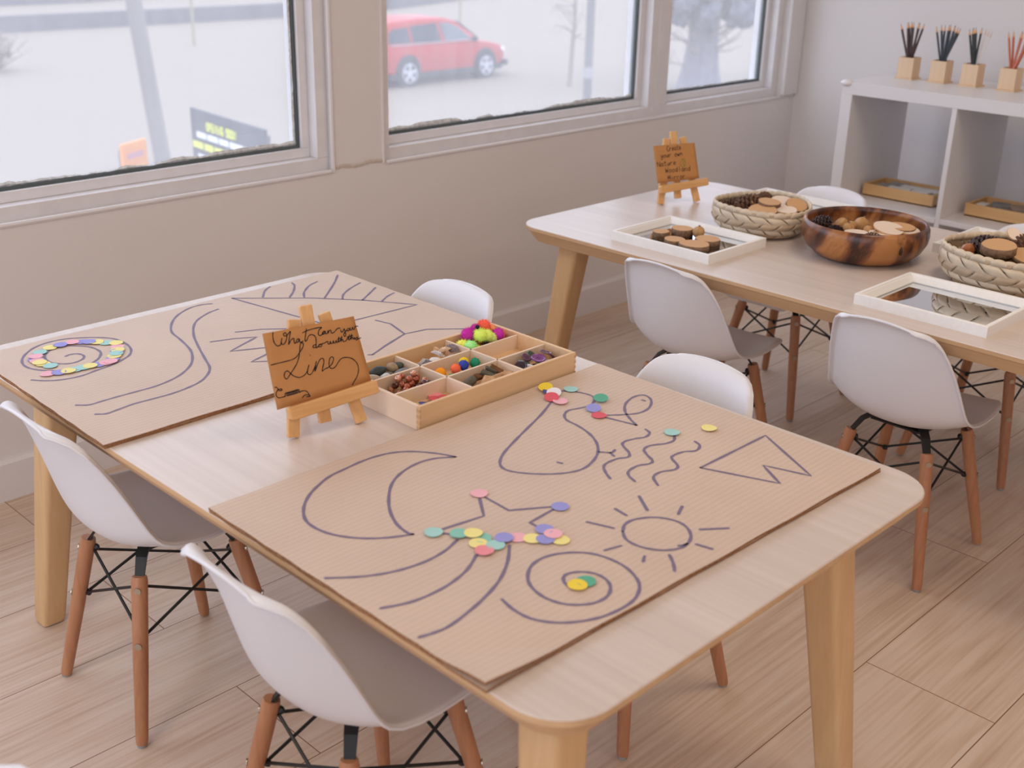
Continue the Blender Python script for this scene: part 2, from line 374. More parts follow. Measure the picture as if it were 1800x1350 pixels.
NEAR=[('crescent_moon_drawing',1,[[(-0.2129,-1.3588),(-0.224,-1.3337),(-0.2428,-1.3074),(-0.2623,-1.2914),(-0.2873,-1.2823),(-0.3174,-1.28),(-0.351,-1.2833),(-0.3807,-1.2874),(-0.4075,-1.2986),(-0.4322,-1.3124),(-0.4558,-1.3328),(-0.4735,-1.3571),(-0.4804,-1.3784),(-0.4792,-1.4043),(-0.4703,-1.4285),(-0.4538,-1.4514),(-0.431,-1.4705),(-0.402,-1.4862)],[(-0.2129,-1.3588),(-0.2397,-1.3419),(-0.2693,-1.3379),(-0.3043,-1.346),(-0.3346,-1.3634),(-0.364,-1.3928),(-0.3858,-1.4226),(-0.4003,-1.4531),(-0.4047,-1.4776),(-0.402,-1.4862)]]),('shooting_star_tail_drawing',1,[[(-0.3713,-1.5338),(-0.4009,-1.543),(-0.432,-1.5459),(-0.4627,-1.5414),(-0.4889,-1.5325),(-0.5138,-1.5185),(-0.5435,-1.4946)],[(-0.3786,-1.576),(-0.4085,-1.5922),(-0.4357,-1.6005),(-0.4666,-1.6042),(-0.5036,-1.601),(-0.5374,-1.5877)],[(-0.334,-1.5873),(-0.3616,-1.6118),(-0.3939,-1.6331),(-0.4275,-1.6474),(-0.4656,-1.6584),(-0.5055,-1.6656),(-0.5261,-1.6635),(-0.5433,-1.6591)]]),('star_drawing',0,[[(-0.2755,-1.4733),(-0.3049,-1.5117),(-0.3701,-1.5007)],[(-0.3747,-1.5079),(-0.3665,-1.5194)],[(-0.2675,-1.4721),(-0.2708,-1.523),(-0.2211,-1.5551)],[(-0.2245,-1.5603),(-0.2742,-1.5643),(-0.2754,-1.5828)]]),('pear_drawing',1,[[(0.0435,-1.3088),(-0.0116,-1.3361),(-0.0698,-1.3599),(-0.1157,-1.3787),(-0.1539,-1.3961),(-0.1782,-1.413),(-0.1887,-1.4286),(-0.1875,-1.4448),(-0.1765,-1.4635),(-0.1602,-1.4818),(-0.1405,-1.4968),(-0.1191,-1.5058),(-0.0979,-1.5059),(-0.0715,-1.497),(-0.0476,-1.4824),(-0.0268,-1.4604),(-0.0114,-1.4321),(-0.0033,-1.402),(-0.0006,-1.3789),(0.0108,-1.3632),(0.0283,-1.3552),(0.0489,-1.3606),(0.0682,-1.3646),(0.0864,-1.3577),(0.0992,-1.3455),(0.1004,-1.3309),(0.0969,-1.3177),(0.0887,-1.303),(0.0796,-1.2948),(0.0711,-1.2971)],[(-0.1192,-1.4686),(-0.1183,-1.4716),(-0.117,-1.4762)],[(-0.0503,-1.4857),(-0.0449,-1.493),(-0.0402,-1.4986),(-0.035,-1.4999),(-0.0269,-1.4969)],[(-0.0402,-1.4986),(-0.0425,-1.5044),(-0.0453,-1.511)]]),('fish_drawing',1,[[(0.0571,-1.4055),(0.079,-1.4228),(0.101,-1.435),(0.126,-1.435),(0.1502,-1.4228),(0.1639,-1.4072),(0.1641,-1.3931),(0.1443,-1.3893),(0.1158,-1.3983),(0.0918,-1.4172),(0.0748,-1.4414),(0.0635,-1.4631)],[(0.0635,-1.4631),(0.0594,-1.4441),(0.0512,-1.4106)],[(0.147,-1.4059),(0.148,-1.4082),(0.1476,-1.4121)]]),('wavy_line_drawing',1,[[(0.0624,-1.4811),(0.0563,-1.4942),(0.0402,-1.499),(0.0241,-1.4928),(0.0062,-1.4884),(-0.0068,-1.4943),(-0.02,-1.5172),(-0.0319,-1.5256),(-0.0476,-1.519),(-0.0683,-1.5178),(-0.0827,-1.5232),(-0.0953,-1.5386),(-0.104,-1.5538)],[(0.0751,-1.5262),(0.0613,-1.5354),(0.044,-1.5339),(0.022,-1.5231),(0.0049,-1.525),(-0.0057,-1.5383),(-0.016,-1.5571),(-0.0272,-1.5601),(-0.0442,-1.5533),(-0.0659,-1.5551),(-0.0781,-1.5651),(-0.0855,-1.5824)],[(0.0822,-1.5582),(0.0755,-1.5723),(0.0572,-1.579),(0.0402,-1.5691),(0.0192,-1.5669),(0.0098,-1.5719),(-0.0026,-1.5917),(-0.0157,-1.596),(-0.0364,-1.5876),(-0.0561,-1.5908),(-0.0715,-1.6109)]]),('mountain_drawing',0,[[(0.0159,-1.6175),(0.1777,-1.618),(0.109,-1.7382),(0.0881,-1.6732),(0.0567,-1.7214),(0.0159,-1.6175)]]),('sun_drawing',1,[[(-0.2053,-1.66),(-0.1888,-1.6503),(-0.1689,-1.6506),(-0.1455,-1.6651),(-0.1339,-1.6888),(-0.1377,-1.7097),(-0.1525,-1.7268),(-0.1714,-1.7351),(-0.1884,-1.7344),(-0.2072,-1.7218),(-0.2187,-1.6993),(-0.2177,-1.6764),(-0.2053,-1.66)],[(-0.1829,-1.7302),(-0.1768,-1.7334),(-0.1701,-1.7345)],[(-0.1149,-1.613),(-0.1386,-1.6462)],[(-0.1659,-1.6142),(-0.1692,-1.6366)],[(-0.2197,-1.6125),(-0.207,-1.6468)],[(-0.258,-1.6751),(-0.2339,-1.6817)],[(-0.2325,-1.7172),(-0.2445,-1.7246)],[(-0.208,-1.736),(-0.2204,-1.7513),(-0.2339,-1.764)],[(-0.1633,-1.7426),(-0.1583,-1.7642)],[(-0.1296,-1.7235),(-0.0997,-1.7469)],[(-0.0955,-1.6701),(-0.1173,-1.6802)]]),('spiral_drawing',1,[[(-0.3506,-1.7004),(-0.3469,-1.6895),(-0.337,-1.6812),(-0.3254,-1.6828),(-0.3133,-1.6919),(-0.3066,-1.7059),(-0.3087,-1.7232),(-0.3199,-1.7374),(-0.3366,-1.7452),(-0.3548,-1.7439),(-0.3704,-1.7349),(-0.383,-1.7195),(-0.388,-1.6968),(-0.383,-1.6721),(-0.3704,-1.6537),(-0.3487,-1.639),(-0.3236,-1.636),(-0.2982,-1.6458),(-0.278,-1.6647),(-0.2691,-1.6894),(-0.2694,-1.7173),(-0.2795,-1.7429),(-0.2942,-1.7594),(-0.3176,-1.7704),(-0.3443,-1.7722),(-0.3731,-1.7673),(-0.3978,-1.7556),(-0.4171,-1.7395),(-0.4299,-1.7172),(-0.4315,-1.6914),(-0.4261,-1.6667)]])]
FAR=[('spiral_drawing',1,[[(-0.4332,-0.6198),(-0.4232,-0.6166),(-0.4121,-0.6217),(-0.4088,-0.6357),(-0.4151,-0.6483),(-0.4272,-0.6555),(-0.4425,-0.656),(-0.4568,-0.6444),(-0.4644,-0.6256),(-0.4623,-0.6058),(-0.4538,-0.5891),(-0.4364,-0.5736),(-0.4149,-0.5714),(-0.3963,-0.583),(-0.3821,-0.6034),(-0.378,-0.6261),(-0.3827,-0.6468),(-0.3997,-0.6683),(-0.4206,-0.6794),(-0.4456,-0.6826),(-0.4709,-0.6737),(-0.491,-0.6544),(-0.502,-0.6294),(-0.4999,-0.6019),(-0.4848,-0.5735),(-0.4581,-0.5478),(-0.4288,-0.5358),(-0.3983,-0.5371),(-0.3726,-0.5495),(-0.3471,-0.5697),(-0.3308,-0.5936),(-0.327,-0.6271),(-0.3338,-0.6595),(-0.3487,-0.6836),(-0.3681,-0.6968),(-0.3949,-0.7084),(-0.4249,-0.7141),(-0.4546,-0.7204),(-0.4846,-0.7156),(-0.5068,-0.7021),(-0.5221,-0.6839)]]),('winding_line_drawing',1,[[(-0.0959,-0.5367),(-0.1153,-0.5289),(-0.1417,-0.5317),(-0.1781,-0.552),(-0.2089,-0.5828),(-0.2365,-0.6281),(-0.246,-0.6735),(-0.259,-0.7266),(-0.275,-0.7623),(-0.2986,-0.7954),(-0.3293,-0.8201),(-0.3581,-0.8335),(-0.3893,-0.8404),(-0.4225,-0.8404),(-0.4545,-0.8396),(-0.4802,-0.84),(-0.5022,-0.8402),(-0.5177,-0.8281)],[(-0.1042,-0.5726),(-0.1301,-0.5798),(-0.1651,-0.6003),(-0.1907,-0.6274),(-0.2177,-0.6721),(-0.2406,-0.724),(-0.2644,-0.7841),(-0.2799,-0.824),(-0.2977,-0.8486),(-0.3242,-0.8698),(-0.3549,-0.8803),(-0.3882,-0.8852),(-0.4206,-0.884),(-0.4522,-0.8828),(-0.4831,-0.8875),(-0.4995,-0.8892),(-0.5126,-0.8801)]]),('zigzag_drawing',0,[[(-0.2134,-0.7201),(-0.174,-0.7331),(-0.1387,-0.7524),(-0.214,-0.7836),(-0.1601,-0.8076),(-0.1387,-0.8249),(-0.2158,-0.8509),(-0.1931,-0.8668),(-0.1683,-0.8844)],[(-0.1526,-0.7056),(-0.1091,-0.7233),(-0.0744,-0.7511)]]),('triangle_drawing',0,[[(-0.0481,-0.5333),(0.0696,-0.6348),(0.1358,-0.7118),(0.1964,-0.8031),(-0.0039,-0.7935),(-0.0481,-0.5333)]]),('hatch_mark_drawing',1,[[(0.0503,-0.5186),(0.0273,-0.5345),(-0.0,-0.5671)],[(0.0988,-0.5255),(0.0912,-0.5453),(0.0667,-0.5756),(0.0393,-0.6019)],[(0.1425,-0.5531),(0.1136,-0.565),(0.0801,-0.5938),(0.0606,-0.6207)],[(0.202,-0.5437),(0.1602,-0.5861),(0.0878,-0.6508)],[(0.2034,-0.6173),(0.1634,-0.6349),(0.1299,-0.6568),(0.1095,-0.68)],[(0.2062,-0.6635),(0.1696,-0.6879),(0.1347,-0.7109)],[(0.2112,-0.7158),(0.1859,-0.725),(0.1595,-0.7413)]]),('branch_drawing',0,[[(0.0775,-0.8219),(0.0855,-0.8568),(0.0687,-0.9161),(0.116,-0.9243),(0.1716,-0.9706)],[(0.0687,-0.9161),(0.002,-0.9412),(-0.0417,-0.9607)],[(-0.0417,-0.9607),(-0.0477,-0.9562)]])]
NEAR_DOTS=[((-0.2675,-1.4636),'pink'),((-0.2157,-1.5627),'blue'),((-0.3821,-1.5018),'teal'),((-0.3616,-1.5262),'tealgreen'),((-0.3482,-1.538),'yellow'),((-0.347,-1.5527),'tealgreen'),((-0.36,-1.5592),'yellow'),((-0.348,-1.5771),'teal'),((-0.3675,-1.5778),'rose'),((-0.3286,-1.5722),'blue'),((-0.3138,-1.5815),'pink'),((-0.3029,-1.5969),'yellow'),((-0.2927,-1.6087),'blue'),((-0.2754,-1.5913),'blue'),((-0.2768,-1.607),'pink'),((-0.2799,-1.6222),'yellow'),((-0.3296,-1.7081),'green'),((-0.3432,-1.7072),'gold'),((0.0638,-1.2731),'gold'),((0.0596,-1.2866),'navy'),((0.0597,-1.2954),'white'),((0.0943,-1.3008),'teal'),((0.0414,-1.3069),'red'),((0.0427,-1.3248),'pink'),((0.0957,-1.3634),'green'),((0.0587,-1.3803),'blue'),((0.0475,-1.402),'red'),((0.0796,-1.518),'teal'),((0.1331,-1.5472),'yellow')]
FAR_DOTS=[((-0.4923,-0.679),'pink'),((-0.4761,-0.6859),'blue'),((-0.462,-0.6903),'yellow'),((-0.4498,-0.69),'teal'),((-0.4374,-0.691),'teal'),((-0.4249,-0.6921),'yellow'),((-0.4113,-0.6945),'blue'),((-0.3976,-0.6953),'pink'),((-0.39,-0.6952),'pink'),((-0.3822,-0.6869),'blue'),((-0.3731,-0.6761),'yellow'),((-0.3654,-0.668),'teal'),((-0.3622,-0.6618),'pink'),((-0.3588,-0.6588),'blue'),((-0.3549,-0.6531),'yellow'),((-0.3516,-0.6468),'teal'),((-0.3477,-0.6379),'pink'),((-0.3399,-0.6199),'yellow'),((-0.3518,-0.606),'teal'),((-0.3625,-0.5932),'yellow'),((-0.3722,-0.5833),'blue'),((-0.3804,-0.574),'blue'),((-0.3944,-0.5659),'pink'),((-0.4161,-0.5653),'blue'),((-0.4344,-0.565),'yellow'),((-0.4577,-0.576),'teal'),((-0.4722,-0.5916),'pink'),((-0.4782,-0.6022),'blue'),((-0.479,-0.6115),'pink'),((-0.4794,-0.6227),'yellow'),((-0.4774,-0.6321),'yellow'),((-0.4727,-0.6477),'teal')]
TEXT1=[[(-0.0661,0.1619),(-0.0673,0.1558),(-0.0668,0.1475),(-0.0633,0.1419),(-0.058,0.1423),(-0.056,0.1472),(-0.0542,0.1516),(-0.0562,0.1456),(-0.0541,0.1419),(-0.0492,0.1461),(-0.0466,0.1531),(-0.0478,0.1583),(-0.0512,0.1572),(-0.0503,0.1542),(-0.0468,0.154),(-0.0403,0.1592),(-0.0419,0.154),(-0.044,0.1476),(-0.046,0.1405)],[(-0.0455,0.1412),(-0.041,0.1466),(-0.0368,0.1481),(-0.037,0.1439),(-0.0366,0.1408),(-0.0344,0.1415),(-0.0337,0.1433),(-0.0315,0.146),(-0.0287,0.1458),(-0.0315,0.1416),(-0.0336,0.1417)],[(-0.0284,0.1454),(-0.0284,0.1411),(-0.0259,0.141),(-0.0233,0.1419)],[(-0.0155,0.1587),(-0.0179,0.1507),(-0.02,0.1443),(-0.0198,0.1409),(-0.0172,0.1425),(-0.0133,0.1479),(-0.0081,0.1487),(-0.0041,0.1458),(-0.003,0.1414),(-0.0039,0.1348),(-0.0049,0.1285),(-0.0012,0.1301)],[(-0.0225,0.154),(-0.0142,0.1559),(-0.0032,0.1571),(0.0086,0.1568),(0.0039,0.1537),(0.0017,0.1482),(0.004,0.1452),(0.0088,0.147),(0.0102,0.1501),(0.0125,0.1509),(0.009,0.1491),(0.0082,0.1469),(0.0107,0.1465),(0.0131,0.1501),(0.0132,0.1464),(0.0154,0.1463)],[(0.0176,0.1505),(0.0169,0.1461),(0.0196,0.1497),(0.0221,0.1501),(0.0227,0.1458),(0.0264,0.1461),(0.0312,0.1494),(0.0338,0.151),(0.0375,0.1506)],[(0.0383,0.1479),(0.0387,0.1444),(0.0416,0.1453),(0.044,0.1486),(0.0448,0.1433),(0.0453,0.139),(0.0431,0.1373),(0.0417,0.1401),(0.0458,0.1446),(0.0492,0.1464),(0.0477,0.1458),(0.0487,0.1441),(0.0519,0.1452),(0.0519,0.1476),(0.0493,0.1477)],[(0.0543,0.1486),(0.0534,0.1453),(0.0559,0.1449),(0.0584,0.1486),(0.0586,0.1451),(0.0613,0.1457),(0.0629,0.1489),(0.0674,0.1485)],[(-0.0045,0.1332),(-0.0085,0.1329),(-0.0094,0.1298),(-0.0059,0.1292)],[(-0.0012,0.1301),(0.001,0.1325),(0.0045,0.1319),(0.0028,0.1288),(-0.0007,0.1298),(0.0009,0.1319),(0.0093,0.1333),(0.0146,0.1346),(0.0148,0.1311),(0.0171,0.1304),(0.019,0.1341),(0.0193,0.1307),(0.0222,0.1312),(0.0241,0.1341),(0.024,0.1309),(0.0261,0.1305),(0.0285,0.1339),(0.0284,0.1308),(0.0307,0.1313),(0.0337,0.1384),(0.0319,0.1319),(0.0341,0.1318),(0.0385,0.1383),(0.0358,0.1309),(0.0388,0.1338),(0.0401,0.1301),(0.0443,0.1307),(0.0509,0.1372)],[(0.0309,0.1351),(0.0354,0.1357)],[(0.0512,0.1388),(0.0487,0.1315),(0.0512,0.1316),(0.055,0.1389),(0.0526,0.1314),(0.0557,0.1339),(0.0566,0.1307),(0.0593,0.133),(0.0593,0.1299),(0.0634,0.1326),(0.0636,0.1295),(0.0605,0.1286),(0.0654,0.1298),(0.0694,0.1305)],[(0.0466,0.1358),(0.0564,0.1362)],[(-0.0767,0.116),(-0.0648,0.1169),(-0.0489,0.1176),(-0.0388,0.1199),(-0.0315,0.1262),(-0.025,0.1334),(-0.0238,0.1383),(-0.0257,0.1399),(-0.0284,0.1374),(-0.0306,0.1294),(-0.0335,0.1198),(-0.0385,0.1106),(-0.0462,0.102),(-0.0525,0.0956),(-0.0567,0.0919),(-0.0596,0.0953),(-0.0583,0.1009),(-0.0539,0.1034),(-0.0501,0.0994),(-0.0456,0.0943),(-0.0374,0.0905),(-0.0299,0.0921),(-0.0248,0.0962),(-0.0222,0.1008),(-0.02,0.1058)],[(-0.02,0.1058),(-0.0233,0.0977),(-0.0235,0.0929),(-0.0192,0.0918),(-0.0149,0.0961),(-0.01,0.1037),(-0.0077,0.1092)],[(-0.0077,0.1092),(-0.0104,0.1012),(-0.0124,0.0947),(-0.0062,0.1047),(-0.0016,0.1106),(0.003,0.1114),(0.004,0.1062),(0.0012,0.099),(-0.0008,0.0931),(0.0032,0.0952),(0.0108,0.0972),(0.0171,0.102),(0.02,0.1084),(0.0176,0.111),(0.0142,0.1094),(0.0117,0.103),(0.0117,0.097),(0.0149,0.0939),(0.0206,0.0954),(0.0272,0.1019),(0.0325,0.1057),(0.04,0.1061),(0.0489,0.1031),(0.0554,0.0967),(0.058,0.0893),(0.057,0.0808),(0.0525,0.0729),(0.0469,0.0671),(0.044,0.0633)],[(-0.0161,0.1198),(-0.0155,0.1192)],[(-0.0766,0.083),(-0.0739,0.083),(-0.0718,0.08),(-0.07,0.0772),(-0.0661,0.0772),(-0.0667,0.079),(-0.0711,0.0791),(-0.0751,0.0757),(-0.0759,0.0708),(-0.073,0.0672),(-0.0678,0.0671),(-0.0628,0.0673),(-0.0628,0.0686),(-0.0618,0.072),(-0.0581,0.0711),(-0.0585,0.0676),(-0.0603,0.0687),(-0.0593,0.0722),(-0.0556,0.0713),(-0.056,0.0677),(-0.0578,0.0689),(-0.0568,0.0724),(-0.053,0.0715),(-0.0535,0.0679),(-0.0552,0.0691),(-0.0543,0.0725),(-0.0505,0.0717),(-0.051,0.0681),(-0.0527,0.0693),(-0.0517,0.0727),(-0.048,0.0718),(-0.0485,0.0682),(-0.0502,0.0694),(-0.0492,0.0729),(-0.0455,0.072),(-0.046,0.0684),(-0.0477,0.0696),(-0.0467,0.0731),(-0.043,0.0722),(-0.0434,0.0686),(-0.0452,0.0698),(-0.0442,0.0733),(-0.0404,0.0724),(-0.0409,0.0688),(-0.0371,0.0701),(-0.0318,0.0696),(-0.0279,0.0663),(-0.0261,0.0605)],[(-0.0378,0.0603),(-0.0328,0.0635),(-0.0267,0.0623),(-0.0258,0.0601),(-0.0315,0.0605)]]
PAPER1=[(-0.0816,0.1624),(0.0628,0.1643),(0.0766,0.063),(-0.0776,0.0501)]
PAPER2=[(-0.0736,0.1558),(0.0503,0.1588),(0.0596,0.0648),(-0.0668,0.0581)]
WORDS2=[[(-0.0347,0.1406),(0.0091,0.1429)],[(-0.0546,0.1239),(0.0122,0.127)],[(-0.0655,0.1012),(-0.0087,0.1044)],[(-0.0429,0.0847),(0.0342,0.086)],[(-0.0365,0.0653),(0.0174,0.0672)]]
LEAF2=[(0.0117,0.1186),(0.0032,0.1089),(0.007,0.0985),(0.0142,0.0968),(0.0191,0.1055),(0.0173,0.1145),(0.0117,0.1186)]
SLICES=[([0.9564,-0.8069],0.0225),([1.0065,-0.8319],0.0288),([0.9279,-0.8692],0.0275),([0.914,-0.9296],0.0396),([0.9842,-0.9232],0.0329)]
POD=[1.0201,-0.8691]
# ------------------------------------------------------------------ room shell
WT = .14; SILL = .617; HEAD = 2.0
OP = [(-2.2, .608), (.775, 2.70)]
w = MB(); w.b2(ROOM_X0-.1, ROOM_X1, 0, WT, -.1, SILL); w.b2(ROOM_X0-.1, ROOM_X1, 0, WT, HEAD, CEIL)
w.b2(ROOM_X0-.1, OP[0][0], 0, WT, SILL, HEAD); w.b2(OP[0][1], OP[1][0], 0, WT, SILL, HEAD); w.b2(OP[1][1], ROOM_X1, 0, WT, SILL, HEAD)
struct(w.build('wall_north', M['wall']))
struct(MB().b2(ROOM_X1, ROOM_X1+.1, ROOM_Y0-.1, WT, -.1, CEIL).build('wall_east', M['wall']))
ww = MB(); ww.b2(ROOM_X0-.1, ROOM_X0, ROOM_Y0-.1, -4.8, 0, CEIL); ww.b2(ROOM_X0-.1, ROOM_X0, -.4, 0, 0, CEIL)
ww.b2(ROOM_X0-.1, ROOM_X0, -4.8, -.4, 0, .2); ww.b2(ROOM_X0-.1, ROOM_X0, -4.8, -.4, 2.3, CEIL); struct(ww.build('wall_west', M['wall']))
wf = MB()  # unseen window added here, enlarged to brighten the east wall and chair backs
for y_ in (-4.8, -3.36, -1.89, -.45): wf.b2(ROOM_X0-.08, ROOM_X0-.03, y_, y_+.05, .2, 2.3)
wf.b2(ROOM_X0-.08, ROOM_X0-.03, -4.75, -.45, .2, .25); wf.b2(ROOM_X0-.08, ROOM_X0-.03, -4.75, -.45, 2.25, 2.3)
wfo = struct(wf.build('window_4', M['frame'], bevel=.002))
MB().b2(ROOM_X0-.058, ROOM_X0-.054, -4.75, -.45, .25, 2.25).build('glazing', M['glass'], wfo)
struct(MB().b2(ROOM_X0, ROOM_X1, ROOM_Y0-.1, ROOM_Y0, 0, CEIL).build('wall_south', M['wall']))
struct(MB().b2(ROOM_X0-.1, ROOM_X1+.1, ROOM_Y0-.1, WT, CEIL, CEIL+.1).build('ceiling', M['ceiling']))
struct(MB().b2(ROOM_X0, ROOM_X1, ROOM_Y0, 0, -.1, 0).build('floor', M['floor']))
def baseboard(name, prof_dir):
    mb = MB()
    pr = [(0, 0), (.014, 0), (.014, .088), (.009, .0965), (0, .0965)]
    if prof_dir == 'n':
        rs = [[(x, -d, z) for d, z in pr] for x in (ROOM_X0, ROOM_X1)]
    else:
        rs = [[(ROOM_X1-d, y, z) for d, z in pr] for y in (ROOM_Y0, -.014)]
    mb.rings(rs); return struct(mb.build(name, M['trim']))
baseboard('baseboard_north', 'n'); baseboard('baseboard_east', 'e')
# corner board right of the last window
struct(MB().b2(2.700, 2.797, -.016, .0, .626, 2.25).build('trim_1', M['trim'], bevel=.002))
# bead along the sill edge and up the post
tb = MB(); tb.tube([(-2.2, 0.001, SILL+.001), (.600, 0.001, SILL+.001)], .006, 8); tb.tube([(.784, 0.001, SILL+.001), (2.70, 0.001, SILL+.001)], .006, 8)
tb.tube([(.608, .001, SILL-.002), (.608, .001, HEAD)], .006, 8); tb.tube([(.775, .001, SILL), (.775, .001, HEAD)], .005, 8)
struct(tb.build('trim_2', M['trim'], smooth=True))
# cracked plaster at the foot of the post
pk = MB(); rr = random.Random(3); rows = []
for i in range(30):
    x = .603+.180*i/29; z = .629+.0025*math.sin(i*.37)+rr.uniform(-.0012, .0012)
    rows.append([(x, -.0004, z-.010), (x, -.0022-rr.uniform(0, .001), z-.002), (x, -.0005, z+.002)])
pk.grid(rows); struct(pk.build('trim_3', mat('cracked_plaster', (204, 192, 182), .9, .1, var=.1, vscale=80, bump=.4, bscale=90), smooth=True))

def ring(mb, x0, x1, z0, z1, w, y0, y1):
    mb.b2(x0, x1, y0, y1, z0, z0+w); mb.b2(x0, x1, y0, y1, z1-w, z1)
    mb.b2(x0, x0+w, y0, y1, z0+w, z1-w); mb.b2(x1-w, x1, y0, y1, z0+w, z1-w)
def window(idx, x0, x1, rag):
    mb = MB(); ring(mb, x0, x1, SILL, HEAD, .036, .018, .115)
    root = struct(mb.build('window_%d' % idx, M['frame'], bevel=.0015))
    b = MB(); ring(b, x0+.036, x1-.036, SILL+.036, HEAD-.036, .024, .050, .105); b.build('sash', M['frame'], root, bevel=.0015)
    g = MB(); ring(g, x0+.060, x1-.060, SILL+.060, HEAD-.060, .007, .060, .078); g.build('gasket', M['gasket'], root)
    p = MB(); p.b2(x0+.064, x1-.064, .068, .070, SILL+.064, HEAD-.064); p.build('glazing', M['glass'], root)
    f = MB(); rr = random.Random(idx); rows = []; n = int((x1-x0)/.006); h = .008
    for i in range(n):
        x = x0+.066+(x1-x0-.132)*i/(n-1); h = max(.003, min(.013*rag, h+rr.uniform(-.0022, .0022)))
        z0 = SILL+.0665
        rows.append([(x, .0672, z0), (x, .0650-rr.uniform(0, .001), z0+h*.5), (x, .0672, z0+h)])
    f.grid(rows); f.build('frost_edge', M['frost'], root, smooth=True)
    if idx == 1:
        f = MB(); rows = []
        for i in range(170):
            z = SILL+.07+1.2*i/169; h = max(.002, min(.009, h+rr.uniform(-.0022, .0022))); xx = x1-.0665
            rows.append([(xx, .0672, z), (xx-h*.5, .0652, z), (xx-h, .0672, z)])
        f.grid(rows); f.build('frost_edge', M['frost'], root, smooth=True)
    return root
window(1, OP[0][0], OP[0][1], 1.0)
window(2, OP[1][0], 1.962, 1.15)
window(3, 1.990, OP[1][1], .5)
struct(MB().b2(1.962, 1.990, .016, .115, SILL+.0, HEAD).build('trim_4', M['frame'], bevel=.002))

# ceiling lamps: unseen fixtures added to account for the warm indoor light
for i, (lx, ly) in enumerate(FILL_LAMPS):
    r = empty('ceiling_lamp', (lx, ly, CEIL-.03))
    tag(r, ['flat white ceiling lamp above the window side, left', 'flat white ceiling lamp behind the camera, left', 'flat white ceiling lamp above the gap between the tables', 'flat white ceiling lamp at the back of the room, right'][i], 'lamp', 'flat ceiling lamps')
    b = MB(); b.b2(-.6, .6, -.3, .3, 0.004, .03); b.build('housing', M['trim'], r, bevel=.003)

# ------------------------------------------------------------------ outside
GZ = -3.2
struct(MB().b2(-80, 140, -60, 160, GZ-.3, GZ).build('snowy_ground', M['snow']))
def outd(name, label, cat, **k): pass
# street barrier far away
def wallrun(name, pts, h, t, m, label, cat):
    mb = MB()
    for a, b in zip(pts[:-1], pts[1:]):
        A, B = Vector(a), Vector(b); d = (B-A); L_ = d.length; ang = math.atan2(d.y, d.x)
        c = (A+B)/2; mb.box((c.x, c.y, GZ+h/2), (L_+.1, t, h), Matrix.Rotation(ang, 3, 'Z'))
    return tag(mb.build(name, m), label, cat)
M['concrete'] = mat('grey_barrier', (106, 100, 106), .9, .1, var=.12, vscale=1.2)
wallrun('street_barrier', [(-20, 40), (16.4, 39.9), (27.9, 39.8), (34.2, 40.6), (40.8, 43.1), (60, 52)], .55, .25, M['concrete'], 'long low grey barrier across the snow at the far side of the street', 'barrier')
wallrun('parking_wall', [(-30, 52), (15, 50.3), (24.5, 50.5), (60, 60)], .8, .3, M['concrete'], 'dim grey low wall beyond the street barrier, top left of the view', 'wall')
M['poleg'] = mat('pale_grey_pole', (120, 113, 110), .6, .3)
M['poled'] = mat('dark_grey_pole', (106, 102, 104), .6, .3)
def pole(name, bx, by, tx, ty, h, r0, r1, m, label, extra=None):
    e = empty(name, (bx, by, GZ)); tag(e, label, 'pole', 'street poles')
    mb = MB(); mb.tube([(0, 0, 0), ((tx)*.5, ty*.5, h*.5), (tx, ty, h)], [r0, (r0+r1)/2, r1], 16); mb.build('shaft', m, e, smooth=True)
    mb = MB(); mb.tube([(0, 0, 0), (0, 0, .12)], r0*1.7, 16); mb.build('base_flange', m, e, smooth=True)
    return e
pole('utility_pole', 9.2, 16.4, -.62, .35, 8.0, .145, .12, M['poleg'], 'thick pale leaning pole beyond the left window')
e = pole('lamp_post', 20.2, 16.2, 0, 0, 7.5, .10, .085, M['poled'], 'slim dark post right of the red car')
MB().tube([(0, 0, .75), (0, 0, 1.0)], .125, 16).build('band', mat('pale_band', (150, 144, 146), .5), e, smooth=True)
M['stake'] = mat('yellowed_stake', (140, 132, 104), .7)
for (x, y, lab) in ((19.8, 32.9, 'thin yellowish marker stake in the snow beyond the left window'), (33.1, 34.5, 'thin yellowish marker stake in the snow above the red car')):
    e = empty('snow_stake', (x, y, GZ)); tag(e, lab, 'stake', 'snow marker stakes')
    MB().tube([(0, 0, 0), (0, 0, 2.6)], .05, 8).build('rod', M['stake'], e)
    MB().tube([(0, 0, 1.9), (0, 0, 2.2)], .054, 8).build('reflector_band', mat('orange_band', (214, 140, 90), .5), e)

